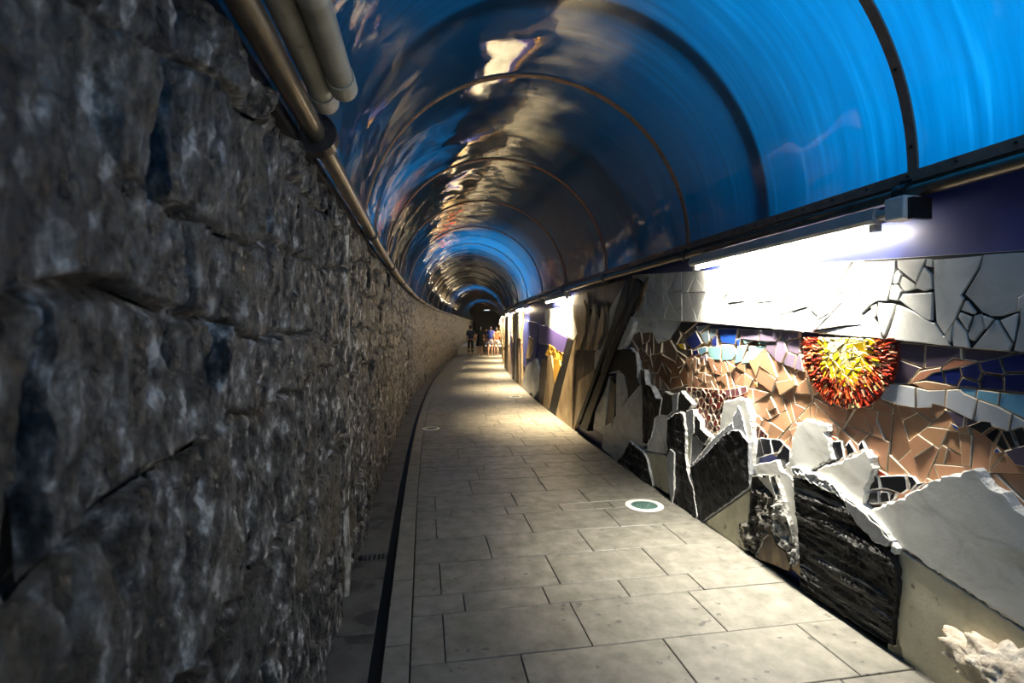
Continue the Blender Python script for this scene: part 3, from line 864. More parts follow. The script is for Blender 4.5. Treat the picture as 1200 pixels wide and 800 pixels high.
# mauve strip left of the sun, mauve sky right of it
tiles('mauve_tile', C2((30, 100), (505, 128), (510, 260), (545, 435), (470, 410), (400, 385), (320, 340), (250, 265), (250, 200), (55, 180)), C2((120, 140), (290, 150), (290, 260), (365, 280), (440, 350), (515, 390), (460, 230), (450, 150)), 'mauve', TW + 0.005)
tiles('dark_mauve_tile', C3((200, 140), (1130, 215), (1060, 250), (870, 290), (650, 262), (560, 330), (385, 345), (285, 465), (130, 460), (190, 280)), C3((250, 380), (300, 200), (560, 230), (900, 240)), 'dark_mauve', TW + 0.005)
one('salmon_tile', C3((655, 262), (850, 290), (610, 352), (557, 362), (560, 330)), 'salmon', TW + 0.007)
one('salmon_tile', C3((385, 365), (553, 335), (550, 368), (480, 382), (425, 425), (330, 455), (290, 468)), 'salmon', TW + 0.007)
tiles('navy_tile', C3((430, 425), (500, 378), (610, 357), (860, 292), (1110, 242), (1215, 215), (2600, 250), (2600, 800), (1215, 538), (1000, 518), (690, 483), (580, 460)),
      C3((500, 410), (640, 400), (780, 380), (760, 470), (960, 330), (950, 450), (1120, 300), (1140, 460), (1500, 330), (1450, 520), (2000, 400)), 'navy', TW + 0.008, 0.006, edge='grout')
one('tan_tile', C3((330, 460), (430, 440), (580, 465), (690, 490), (560, 515), (440, 515)), 'tan', TW + 0.006)
tiles('light_blue_tile', C3((690, 490), (1000, 530), (1215, 545), (2600, 830), (2600, 1300), (1215, 745), (1000, 635), (830, 580), (720, 535)), C3((760, 520), (900, 560), (1120, 620), (1600, 800), (2200, 1000)), 'lightblue', TW + 0.006, 0.004)
tiles('pale_grey_tile', C3((130, 462), (300, 482), (450, 517), (690, 507), (730, 542), (850, 592), (1000, 642), (1215, 762), (1500, 900), (1400, 930), (1180, 800), (1070, 832), (830, 762), (600, 652), (480, 620), (470, 650), (370, 655), (220, 630), (80, 580)),
      C3((250, 540), (470, 570), (700, 620), (950, 710), (1250, 800)), 'palegrey', TW + 0.009, 0.006)
tiles('dark_mauve_tile', C6((578, 62), (760, 117), (870, 152), (830, 180), (750, 200), (690, 205)), C6((670, 120), (820, 160)), 'dark_mauve', TW + 0.007)
tiles('black_tile', C6((770, 195), (870, 150), (950, 160), (1000, 225), (1070, 235), (1190, 200), (1240, 300), (1200, 350), (1040, 385), (960, 330), (880, 260)), C6((880, 200), (950, 280), (1020, 320), (1090, 300), (1170, 290)), 'black_tile', TW + 0.007, edge='grout')
one('dark_mauve_tile', C6((1040, 390), (1215, 340), (1500, 420), (1500, 560), (1130, 500)), 'dark_mauve', TW + 0.008)
one('royal_tile', C6((620, 165), (690, 200), (680, 230), (655, 215)), 'royal', TW + 0.008)
one('royal_tile', C6((985, 360), (1020, 400), (960, 405)), 'royal', TW + 0.008)
one('red_tile', C6((35, 470), (60, 530), (140, 580), (60, 585)), 'red', TW + 0.010)
one('red_tile', C5((745, 265), (800, 280), (812, 302), (750, 297)), 'orange', TW + 0.010)
# crimson slivers with pale joints
crs = []
for yy in range(40, 420, 44):
    for xx in range(555, 880, 40):
        crs.append((xx + wr.uniform(-12, 12) + (20 if (yy // 44) % 2 else 0), yy + wr.uniform(-14, 14)))
tiles('crimson_tile', C4((545, 20), (860, 45), (1035, 20), (1040, 120), (860, 140), (830, 350), (770, 420), (690, 345), (620, 210), (600, 100)), C4(*(crs + [(900, 70), (950, 60), (1000, 60), (930, 110)])), 'crimson', TW + 0.004, 0.008, tilt=0.1)
tiles('pink_tile', C4((870, 40), (1030, 15), (1035, 60), (960, 95), (870, 100)), C4((890, 60), (925, 55), (960, 60), (1000, 40)), 'pink_tile', TW + 0.010, 0.006, tilt=0.1)
tiles('crimson_tile', C4((1040, 140), (1065, 190), (1095, 290), (1200, 400), (1190, 460), (1090, 420), (1065, 300)), C4((1060, 200), (1075, 260), (1085, 330), (1110, 380), (1150, 410), (1180, 440)), 'crimson', TW + 0.006, 0.006)
# dim brown tiles at the far end of the field
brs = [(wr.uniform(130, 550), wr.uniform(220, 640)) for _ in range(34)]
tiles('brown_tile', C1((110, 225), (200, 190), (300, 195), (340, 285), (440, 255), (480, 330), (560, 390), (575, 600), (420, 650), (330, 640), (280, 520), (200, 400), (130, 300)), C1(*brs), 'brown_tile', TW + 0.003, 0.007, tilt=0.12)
tiles('marble_piece', C1((140, 60), (520, 100), (430, 245), (340, 280), (300, 190), (110, 215)), C1((220, 140), (400, 150)), 'marble', TW + 0.006, 0.006, edge='white_edge')
# black tiles among the slabs
tiles('black_tile', C5((140, 330), (205, 285), (290, 295), (360, 305), (435, 380), (440, 500), (345, 530), (340, 400), (150, 445)), C5((180, 370), (260, 350), (330, 340), (390, 430)), 'black_tile', TW + 0.012, 0.006, edge='white_edge', ragged=0.004)
for p in ([(735, 312), (838, 308), (862, 442), (790, 485)], [(862, 345), (900, 298), (957, 400), (880, 445)], [(962, 340), (1000, 308), (1035, 375), (970, 398)]):
    one('black_tile', C5(*p), 'black_tile', TW + 0.014, 'white_edge', ragged=0.004, bev=0.006)
for p in ([(-40, 640), (10, 555), (62, 600), (75, 685), (-30, 700)], [(70, 588), (270, 576), (282, 690), (240, 725), (90, 685)], [(284, 580), (330, 590), (365, 640), (310, 702)], [(362, 640), (440, 632), (350, 690)],
          [(-40, 710), (60, 700), (65, 800), (-60, 800)], [(75, 700), (140, 705), (150, 785), (75, 800)], [(152, 722), (195, 715), (190, 765), (152, 785)]):
    one('black_tile', C6(*p), 'black_tile', TW + 0.016, 'white_edge', ragged=0.003, bev=0.005)

# the sun: a disc of slivers round a yellow heart, its top under the marble band
sun_s, _z = on_wall(993, 412, TW); sun_z = 1.435; SR = 0.315
circ = [(sun_s + SR * math.cos(t), min(sun_z + SR * math.sin(t), 1.502)) for t in np.linspace(0, 2 * math.pi, 49)[:-1]]
sun = piece('sun_disc', circ, WB - 0.002, TW + 0.012, (M['brown_red'], M['brown_red']), mural, 0.004)
chips = {n: MB() for n in ('red', 'orange', 'yellow', 'cream', 'brown_red', 'salmon', 'black_tile')}
def chip(mb, s, z, ang, l, wd, w1, h=0.006):
    ca, sa_ = math.cos(ang), math.sin(ang)
    pts = [(-l / 2, -wd / 2), (l / 2, -wd / 2 * wr.uniform(0.4, 1)), (l / 2 * wr.uniform(0.8, 1), wd / 2), (-l / 2, wd / 2 * wr.uniform(0.6, 1))]
    pts = [(s + a * ca - b_ * sa_, z + a * sa_ + b_ * ca) for a, b_ in pts]
    if max(p[1] for p in pts) > 1.505: return
    dw = [wr.uniform(-0.003, 0.005) for _ in pts]
    v = [P(p[0], w1 - h, p[1]) for p in pts] + [P(p[0], w1 + d, p[1]) for p, d in zip(pts, dw)]
    mb.add(v, [(7, 6, 5, 4), (1, 0, 4, 5), (2, 1, 5, 6), (3, 2, 6, 7), (0, 3, 7, 4)])
r = 0.165
while r < SR - 0.008:
    n = int(2 * math.pi * r / 0.0155)
    for j in range(n):
        a = 2 * math.pi * (j + wr.random() * 0.6) / n
        rr = r + wr.uniform(-0.008, 0.008)
        t = (rr - 0.16) / (SR - 0.16)
        cname = wr.choices(['yellow', 'cream', 'orange', 'red', 'brown_red', 'salmon', 'black_tile'], [max(0, 3.5 - 9 * t), 1.3, 2.2, 2.0 + 3 * t, 0.8 + t, 1.6, 0.25])[0]
        chip(chips[cname], sun_s + rr * math.cos(a), sun_z + rr * math.sin(a), a + wr.uniform(-0.35, 0.35), wr.uniform(0.024, 0.042), wr.uniform(0.007, 0.012), TW + 0.02 + wr.uniform(0, 0.006))
    r += 0.0185
for n_, mb in chips.items():
    tag(mb.build(n_.replace('_tile', '') + '_slivers', M[n_], sun), kind='stuff')
hs = []
for _ in range(95):
    a = wr.uniform(0, 2 * math.pi); rr = 0.185 * math.sqrt(wr.random())
    hs.append((sun_s + rr * math.cos(a), sun_z + rr * math.sin(a)))
heart = [(sun_s + 0.188 * math.cos(t) * (1 + 0.10 * math.sin(9 * t)), min(sun_z + 0.188 * math.sin(t) * (1 + 0.10 * math.sin(9 * t)), 1.50)) for t in np.linspace(0, 2 * math.pi, 49)[:-1]]
for p in cells(heart, hs, 0.004):
    c = (sum(q[0] for q in p) / len(p), sum(q[1] for q in p) / len(p)); rr = math.hypot(c[0] - sun_s, c[1] - sun_z)
    mt = 'cream' if rr < 0.10 and wr.random() < 0.7 else ('greyblue' if c[1] > sun_z + 0.03 and wr.random() < 0.3 else 'yellow')
    piece('sun_tile', p, TW, TW + 0.022 + wr.uniform(-0.002, 0.004), (M[mt], M['cream']), sun, 0.002, tilt=0.12)

# marble band: crazy-paved pieces on a projecting ledge
BW = -0.016
band_poly = [(1420, 276), (1215, 292), (1040, 303), (740, 322), (738, 371), (815, 377), (900, 385), (1040, 398.5), (1190, 412.5), (1420, 435)]
band = piece('marble_band', W(band_poly, BW - 0.012), WB - 0.002, BW - 0.012, (M['dark_grout'], M['marble_band']), mural, 0.001, label='ledge of crazy-paved white marble')
D = crop(1020, 280, 5.7167)
band_traced = [[(-60, 155), (165, 145), (163, 200), (140, 300), (110, 415), (50, 415), (0, 440), (-60, 500)], [(177, 145), (365, 132), (335, 215), (300, 292), (182, 195)], [(377, 132), (420, 138), (410, 190), (368, 178)],
    [(180, 207), (205, 240), (185, 300), (150, 300), (155, 240)], [(212, 252), (290, 307), (300, 330), (225, 355), (203, 320), (192, 300)], [(363, 188), (410, 240), (414, 330), (360, 348), (308, 328), (306, 300)],
    [(140, 312), (180, 307), (205, 350), (180, 415), (122, 402)], [(215, 367), (414, 357), (410, 543), (390, 543), (340, 518), (205, 422), (190, 408)],
    [(430, 138), (745, 112), (720, 190), (660, 288), (600, 375), (618, 395), (560, 538), (490, 640), (436, 558), (426, 300)],
    [(757, 108), (1080, 88), (1110, 330), (980, 383), (973, 483), (870, 517), (800, 517), (742, 488), (692, 428), (634, 370), (682, 292), (737, 190)],
    [(0, 450), (42, 432), (38, 518), (20, 522)], [(52, 427), (163, 437), (158, 470), (92, 652), (62, 580), (47, 500)], [(-60, 522), (0, 474), (38, 560), (66, 620), (76, 668), (-60, 655)],
    [(177, 442), (290, 488), (400, 557), (428, 562), (478, 650), (508, 662), (528, 717), (102, 672), (132, 602)], [(570, 540), (638, 622), (656, 728), (548, 718), (542, 612)],
    [(640, 412), (698, 488), (688, 503), (612, 478)], [(602, 492), (673, 522), (645, 606), (592, 522)], [(692, 512), (738, 502), (758, 600), (690, 683), (662, 670), (652, 642)], [(752, 512), (818, 536), (770, 602)],
    [(843, 540), (943, 702), (920, 750), (682, 728), (772, 622), (828, 548)], [(872, 543), (993, 493), (960, 686)], [(1012, 432), (1110, 420), (1110, 775), (962, 745), (1002, 562)], [(988, 392), (1060, 345), (1060, 410), (990, 487)],
    [(492, 653), (550, 575), (530, 690), (507, 668)]]
shards = [W(D(*p), BW) for p in band_traced]
band_rnd = random.Random(31)
for reg, am in (([(1420, 277), (1212, 292), (1214, 414), (1420, 434)], 0.03), ([(1010, 305.5), (905, 312), (905, 385.3), (1010, 395.3)], 0.020), ([(904, 312), (800, 318.5), (800, 375.8), (904, 385.2)], 0.03), ([(799, 318.5), (741, 322), (739, 370.8), (799, 375.8)], 0.026)):
    shards += shatter(W(reg, BW), am, 0.005, band_rnd)
for p in shards:
    piece('marble_piece', p, BW - 0.012, BW + wr.uniform(-0.002, 0.003), (M['marble_band'], M['marble_band']), band, 0.003, ragged=0.002, seg=0.06, tilt=0.02)

# standing slabs -----------------------------------------------------------
def slab(name, poly, front, w, edge='broken_white', bev=0.014, ragged=0.007, label=None, parent=None, seg=0.03, **kw):
    return piece(name, W(poly, w), WB - 0.002, w, (M[front], M[edge]), parent or mural, bev * 0.6, ragged, seg * 0.7, label=label, **kw)
slab('marble_slab', C5((495, 165), (560, 140), (690, 175), (735, 190), (740, 230), (710, 250), (735, 290), (772, 450), (570, 557), (445, 605), (385, 545), (440, 430), (450, 300)), 'marble', -0.002, label='tooth-shaped white marble slab')
slab('marble_slab', C5((575, 562), (780, 483), (880, 447), (1030, 380), (1080, 440), (1085, 560), (1040, 650), (1010, 790), (970, 850), (850, 780), (760, 650)), 'marble', 0.002, label='wedge of white marble beside black tiles')
slab('marble_slab', [(1018, 598), (1045, 588), (1085, 567), (1115, 555), (1141, 548), (1150, 560), (1160, 570), (1176, 577), (1186, 592), (1215, 618), (1300, 660), (1420, 690), (1420, 880), (1215, 747), (1128, 690), (1053, 641), (1038, 622)], 'marble', 0.012, label='large grey-white marble slab')
slab('marble_slab', [(1054, 644), (1128, 692), (1215, 749), (1420, 888), (1420, 1020), (1215, 874), (1100, 803), (1040, 762), (1046, 700)], 'stained', 0.006, 'marble', 0.006, 0.003, label='stained low marble slab')
# black slate with a white broken crest
slab('slate_slab', [(929, 562), (945, 566), (968, 572), (985, 585), (1003, 604), (1030, 632), (1049, 652), (1052, 672), (1050, 705), (1045, 756), (1033, 750), (985, 720), (937, 689), (936, 640), (931, 590)], 'slate', 0.030, 'slate_plain', 0.008, 0.005,
     label='black slate slab with white broken crest', relief=0.016, rscale=9, rstretch=(0.3, 3.5), res=0.014)
slab('broken_crest', C5((440, 512), (470, 505), (560, 555), (650, 580), (770, 640), (860, 745), (930, 790), (1000, 850), (980, 860), (860, 790), (760, 715), (600, 645), (560, 615), (450, 580)), 'broken_white', 0.036, bev=0.012, ragged=0.008, relief=0.016, rscale=22, res=0.012)
slab('stone_facet', C8((585, 158), (720, 238), (850, 365), (965, 490), (925, 535), (830, 505), (700, 372), (620, 262)), 'grey_stone', 0.040, bev=0.010, ragged=0.005)
slab('broken_crest', C8((590, 150), (700, 222), (800, 285), (900, 400), (1010, 550), (985, 600), (955, 575), (965, 492), (850, 365), (720, 238)), 'broken_white', 0.037, bev=0.008, ragged=0.006, relief=0.012, rscale=22, res=0.012)
# big black pentagon in front of a grey ridge
slab('marble_slab', C4((850, 140), (965, 100), (1030, 130), (1060, 230), (1085, 470), (1070, 720), (1040, 722), (1000, 600), (840, 480), (700, 590), (600, 655), (605, 620), (750, 430), (815, 365), (830, 260)), 'marble', 0.004, bev=0.014, label='pale marble ridge behind the black pentagon')
slab('stone_facet', C4((965, 165), (1000, 260), (1045, 450), (970, 345), (930, 350), (920, 260)), 'grey_stone', 0.012, bev=0.008)
slab('stone_facet', C4((590, 645), (660, 565), (760, 430), (920, 290), (930, 345), (840, 405), (700, 570)), 'grey_stone', 0.016, bev=0.010, ragged=0.004)
slab('slate_slab', [(808, 548), (822, 536), (846, 511), (859, 503), (866, 504), (877, 518), (878.5, 571), (850, 592), (822, 612), (815, 603), (815, 590), (813, 570)], 'slate_plain', 0.026, 'grey_stone', 0.010, 0.004, label='big black slate pentagon', relief=0.006, rscale=12, res=0.02)
slab('stained_slab', C7((590, 232), (575, 480), (560, 700), (450, 640), (235, 482)), 'stained', 0.014, 'stained', 0.004, 0.002, label='yellow-stained triangular slab')
slab('marble_slab', C7((620, 30), (800, -10), (820, 60), (915, 130), (960, 330), (990, 680), (960, 705), (880, 450), (800, 300), (640, 110)), 'marble', 0.004, bev=0.006)
slab('crinkled_rock', C7((600, 112), (740, 108), (790, 250), (770, 420), (760, 540), (690, 640), (640, 750), (540, 665), (500, 560), (505, 490), (570, 470), (590, 300)), 'crinkle', 0.022, 'crinkle_pale', 0.012, 0.008, label='dark crinkled rock', relief=0.045, rscale=9, rstretch=(0.8, 0.8), res=0.012)
slab('crinkled_rock', C7((740, 110), (785, 108), (830, 230), (880, 440), (960, 690), (972, 780), (920, 830), (870, 705), (800, 650), (755, 540), (765, 420), (790, 300)), 'crinkle_pale', 0.034, 'crinkle_pale', 0.010, 0.006, label='pale crinkled ridge of the rock', relief=0.03, rscale=18, res=0.010)
slab('brown_slab', C7((752, 545), (800, 655), (870, 712), (915, 830), (890, 860), (770, 810), (640, 760), (690, 640)), 'brown_stone', 0.016, 'brown_stone', 0.006, 0.004)
slab('brown_slab', C7((960, 700), (990, 690), (1010, 860), (985, 905), (915, 840), (970, 785)), 'ochre_stone', 0.006, 'brown_stone', 0.004, 0.003)
# group left of the pentagon
slab('slate_slab', [(781, 492), (788, 485), (796, 482), (801, 485), (804, 510), (803, 532), (806, 553), (813, 575), (817, 606), (814, 611), (797, 601), (784, 592), (784, 545), (781, 520)], 'slate', 0.030, 'broken_white', 0.016, 0.006, label='tall black slate upright with a white edge', relief=0.014, rscale=10, rstretch=(1, 0.5), res=0.016)
slab('grey_slab', [(780.5, 536), (785, 526), (790, 530), (789.5, 575), (787, 594), (784, 575)], 'grey_stone', 0.040, 'broken_white', 0.006, 0.003)
slab('marble_slab', C4((255, 480), (320, 285), (400, 500), (382, 545), (255, 518)), 'marble', 0.002, 'marble', 0.005, 0.003)
slab('marble_slab', C4((322, 272), (385, 205), (418, 262), (420, 525), (402, 502)), 'marble', 0.002, 'marble', 0.005, 0.003)
slab('stained_slab', C4((250, 530), (398, 556), (410, 600), (420, 860), (330, 800), (290, 720)), 'stained', 0.002, 'marble', 0.005, 0.003)
slab('slate_slab', C11((590, 300), (620, 80), (740, 62), (790, 60), (840, 110), (855, 250), (850, 330), (885, 410), (770, 540), (740, 330), (690, 280), (650, 280)), 'slate_plain', 0.006, 'broken_white', 0.010, 0.005, label='black slate peak next to the leaning beam')
slab('slate_slab', C11((880, 262), (920, 268), (935, 400), (980, 415), (1030, 530), (1085, 530), (1060, 690), (1020, 720), (985, 900), (950, 960), (905, 960), (900, 700), (905, 560)), 'slate_plain', 0.012, 'broken_white', 0.010, 0.004, relief=0.008, rscale=12, res=0.02)
slab('slate_slab', C11((1085, 540), (1110, 465), (1180, 500), (1192, 650), (1140, 700), (1065, 690)), 'slate_plain', 0.004, 'broken_white', 0.010, 0.004)
slab('slate_slab', C4((480, 110), (520, 50), (612, 158), (570, 225), (490, 215)), 'slate_plain', 0.006, 'broken_white', 0.012, 0.004)
slab('grey_slab', C4((450, 80), (500, 65), (490, 200), (460, 215)), 'grey_stone', 0.010, 'broken_white', 0.006, 0.003)
slab('grey_slab', C4((560, 205), (618, 195), (620, 380), (590, 400), (560, 370)), 'grey_stone', 0.014, 'broken_white', 0.008, 0.003)
slab('stained_slab', C4((555, 400), (605, 400), (590, 620), (570, 660), (550, 560)), 'stained', 0.008, 'marble', 0.005, 0.003)
slab('slate_slab', C4((624, 222), (668, 280), (672, 345), (745, 410), (700, 475), (620, 395)), 'slate_plain', 0.008, 'broken_white', 0.012, 0.004)
slab('grey_slab', C4((605, 400), (660, 420), (700, 475), (690, 515), (592, 640)), 'grey_stone', 0.000, 'slate_plain', 0.006, 0.003)
slab('marble_slab', [(750.6, 451), (752.5, 470), (752.5, 495), (753.8, 523), (737, 519), (731, 531), (722, 541), (712, 530), (715, 510), (719, 490), (736, 467)], 'marble', 0.000, 'marble', 0.006, 0.004)
slab('slate_slab', C12((380, 370), (500, 460), (545, 540), (600, 790), (560, 830), (350, 680), (250, 580), (330, 480)), 'slate', 0.022, 'broken_white', 0.014, 0.006, label='low black slate mound at the foot of the mural', relief=0.012, rscale=10, res=0.018)
slab('stone_piece', C11((590, 325), (540, 480), (460, 650), (440, 820), (545, 880), (575, 560)), 'marble', 0.000, 'marble', 0.005, 0.003)
slab('stone_piece', C11((662, 285), (720, 305), (765, 485), (700, 640), (652, 690), (655, 400)), 'marble', 0.002, 'marble', 0.005, 0.003)
slab('stone_piece', C11((600, 330), (630, 390), (650, 400), (640, 690), (610, 800), (580, 900), (560, 870), (585, 560)), 'brown_stone', 0.000, 'brown_stone', 0.004, 0.003)
slab('stone_piece', C12((150, 230), (210, 200), (210, 470), (180, 490), (120, 440)), 'marble', 0.003, 'marble', 0.005, 0.003)
# leaning dark beam with a mirror-chip stripe
beam = thing('leaning_beam', P(on_wall(700, 480)[0], WB, 0), 'dark slate beam leaning across the mural with a cluster of mirror chips', 'beam')
slab('beam_board', CB((738, 140), (800, 130), (730, 420), (560, 800), (330, 1440), (300, 1500), (280, 1480), (540, 790), (660, 400)), 'slate_plain', 0.030, 'slate_plain', 0.006, 0.003, parent=beam)
slab('beam_board', CB((830, 130), (890, 180), (800, 430), (650, 790), (440, 1370), (380, 1560), (320, 1520), (370, 1380), (600, 790), (750, 430)), 'slate_plain', 0.032, 'slate_plain', 0.006, 0.003, parent=beam)
slab('beam_stripe', CB((800, 130), (828, 130), (745, 430), (620, 760), (520, 1020), (510, 1000), (580, 760), (715, 460)), 'brown_stone', 0.026, 'brown_stone', 0.004, 0.002, parent=beam)
mb = MB()
for _ in range(70):
    t = wr.random(); x = 800 - 95 * t + wr.uniform(-45, 45); y = 270 + 280 * t
    s_, z_ = on_wall(*CB((x, y))[0], 0.04)
    chip(mb, s_, z_, wr.uniform(0, 3), wr.uniform(0.02, 0.05), wr.uniform(0.012, 0.025), 0.038, 0.01)
tag(mb.build('mirror_chips', M['mirror_chip'], beam), kind='stuff')
slab('pale_slab', CB((725, 190), (700, 270), (655, 400), (620, 540), (530, 790), (450, 1000), (455, 830), (560, 560), (600, 400)), 'marble', 0.002, 'marble', 0.005, 0.003)
slab('pale_slab', CB((790, 480), (825, 540), (800, 620), (740, 740), (690, 790), (650, 800)), 'marble', 0.010, 'broken_white', 0.006, 0.003)
slab('pale_slab', CB((945, 110), (900, 330), (850, 430), (810, 440), (890, 200)), 'brown_stone', 0.004, 'brown_stone', 0.005, 0.003)

# ------------------------------------------------------------------ second panel, lit by the second lamp
panel = thing('mosaic_mural', P(on_wall(650, 400)[0], WB, 0), 'mosaic panel with purple strip, gold pieces and pale wedges under the second lamp', 'mural')
def slab2(name, poly, front, w=0.0, edge=None, **kw):
    return slab(name, poly, front, w, edge or front, **{'bev': 0.008, 'ragged': 0.005, 'seg': 0.06, **kw, 'parent': panel})
slab2('brown_panel', CB((260, 290), (560, 180), (740, 130), (700, 270), (600, 520), (450, 1000), (260, 1500), (200, 1300)), 'brown_stone', -0.03)
slab2('pale_slab', C11((300, 372), (458, 258), (440, 330), (380, 520), (290, 745), (245, 860), (260, 760)), 'ochre_stone', 0.004)
slab2('pale_slab', C11((255, 0), (285, -60), (262, 120), (250, 300), (245, 820), (190, 800), (88, 690), (190, 270)), 'ochre_stone', 0.010, label='tall pale stone wedge')
slab2('brown_slab', C11((262, 130), (330, 60), (450, 50), (470, 240), (305, 370), (300, 560), (255, 800), (250, 320)), 'brown_stone', -0.01)
for x0 in (350, 400, 440, 480, 520, 560):
    yy = wr.uniform(330, 470)
    slab2('stone_spike', CB((x0 - 14, yy + 90), (x0 + 4, yy), (x0 + 24, yy + 100), (x0 + 12, 640), (x0 - 60, 800), (x0 - 80, 800)), 'ochre_stone' if x0 % 80 else 'brown_stone', 0.004 + wr.uniform(0, 0.01))
slab2('pale_slab', CB((260, 300), (380, 260), (400, 420), (360, 600), (290, 640), (250, 480)), 'ochre_stone', -0.01)
slab2('white_panel', C13((530, 230), (905, 175), (925, 470), (872, 582), (540, 412)), 'marble', -0.012, label='white panel under the second lamp')
slab2('purple_strip', C13((470, 400), (540, 412), (800, 560), (750, 745), (560, 640), (455, 620)), 'purple', -0.004, label='purple glazed strip')
slab2('dark_strip', C13((800, 560), (872, 585), (830, 760), (770, 900), (700, 1000), (740, 820)), 'slate_plain', -0.002)
gs = [(wr.uniform(550, 750), wr.uniform(640, 830)) for _ in range(22)]
for p in cells(W(C13((580, 632), (750, 742), (735, 830), (640, 800), (550, 760)), 0.0), W(C13(*gs), 0.0), 0.01):
    piece('gold_tile', p, WB, wr.uniform(-0.01, 0.004), (M['gold'], M['gold']), panel, 0.004, tilt=0.2)
slab2('ochre_slab', C14((560, 80), (610, 60), (650, 380), (610, 560), (580, 700), (510, 650), (530, 480), (560, 300)), 'ochre_stone', 0.004)
slab2('ochre_slab', C14((630, 100), (700, 110), (720, 190), (650, 390), (635, 300)), 'gold', 0.006)
slab2('dark_slab', C14((720, 180), (770, 60), (830, 30), (790, 260), (660, 770), (585, 705), (650, 400)), 'slate_plain', 0.008)
slab2('dark_slab', C14((490, 120), (555, 100), (560, 300), (530, 480), (500, 640), (470, 610), (470, 300)), 'brown_stone', 0.002)
slab2('grey_slab', C14((380, 330), (430, 100), (470, 300), (460, 470), (400, 560), (370, 480)), 'marble', 0.002)
slab2('dark_slab', C14((250, 430), (320, 180), (430, 90), (380, 330), (370, 500), (330, 530)), 'grey_stone', 0.000)
slab2('navy_panel', C13((300, 350), (440, 380), (470, 420), (420, 800), (380, 880), (230, 900), (240, 700)), 'wall_navy', -0.016)
slab2('ochre_slab', C13((350, 540), (400, 570), (390, 720), (350, 800), (310, 800)), 'ochre_stone', -0.002)

# further panels down the passage: upright stones of mixed colours
rg = random.Random(3)
s = on_wall(612, 430)[0]
pi_ = 0
kinds_ = ['ochre_stone', 'marble', 'brown_stone', 'slate_plain', 'grey_stone', 'purple', 'wall_navy']
while s < S_END - 1:
    e = min(s + 4.0, S_END)
    pn = thing('stone_mural', P((s + e) / 2, WB, 0), ['mural of upright stones under the third lamp', 'mural of upright stones under the fourth lamp', 'mural of upright stones under the fifth lamp', 'mural of upright stones under the sixth lamp',
               'mural of upright stones under the seventh lamp, beside the people', 'mural of upright stones beyond the people at the steps', 'mural of upright stones beyond the steps, ninth lamp', 'mural of upright stones under the tenth lamp',
               'mural of upright stones after the tenth lamp', 'upright mural stones shortly before the end wall', 'last upright mural stones touching the end wall', 'mural stones past the end wall', 'outermost mural stones past the end wall'][pi_], 'mural')
    q = s
    while q < e:
        l = rg.uniform(0.25, 0.8); l = min(l, e - q + 0.01)
        cut = rg.uniform(0.7, 1.5)
        for z0, z1 in ((-0.02, cut), (cut + 0.01, 2.02)):
            k_ = rg.uniform(-0.15, 0.15)
            piece('upright_stone', [(q, z0), (q + l, z0), (q + l * 0.9 + 0.02, z1 + k_ * (z0 < 0)), (q + l * 0.4, z1 + rg.uniform(0, 0.1) * (z0 < 0)), (q + 0.02, z1 - k_ * (z0 < 0))], WB, rg.uniform(-0.03, 0.03),
                  (M[rg.choice(kinds_ if z0 < 0 else ['marble', 'ochre_stone', 'wall_navy', 'marble'])], M['ochre_stone']), pn, 0.01)
        q += l
    s = e; pi_ += 1

# boulder at the foot of the mural, bottom right
def boulder(name, c, size, seed, label):
    bm = bmesh.new(); bmesh.ops.create_icosphere(bm, subdivisions=5, radius=1)
    co = np.array([q.co[:] for q in bm.verts])
    cr = co * np.array(size) / 0.085                  # noise in true proportions, so lumps stay round
    d = 0.85 + 0.30 * fbm(cr * 1.15 + seed, 2, 0.4) + 0.34 * np.abs(fbm(cr * 1.9 + seed * 2, 3, 0.5))
    co = co * d[:, None]
    T = Vector((float(np.interp(c[0], _S, _TX)), float(np.interp(c[0], _S, _TY)), 0)); Nn = NRM(c[0]); o0 = P(*c)
    for q, p in zip(bm.verts, co):
        q.co = Vector(o0) + T * float(p[0] * size[0]) + Nn * float(p[1] * size[1]) + Vector((0, 0, max(-c[2] + 0.002, float(p[2] * size[2]))))
    me = bpy.data.meshes.new(name); bm.to_mesh(me); bm.free(); me.materials.append(M['boulder'])
    o = bpy.data.objects.new(name, me); COL.objects.link(o)
    for q in me.polygons: q.use_smooth = True
    return tag(o, label, 'rock')
bs = on_wall(1185, 770, 0.06)[0]
boulder('rock', (bs, 0.05, 0.235), (0.19, 0.085, 0.095), 3.1, 'lumpy cream rock jutting out at the lower right corner of the mural')
boulder('rock', (bs - 0.03, 0.045, 0.055), (0.19, 0.07, 0.085), 8.4, 'lower cream rock lying on the ground under the jutting rock')

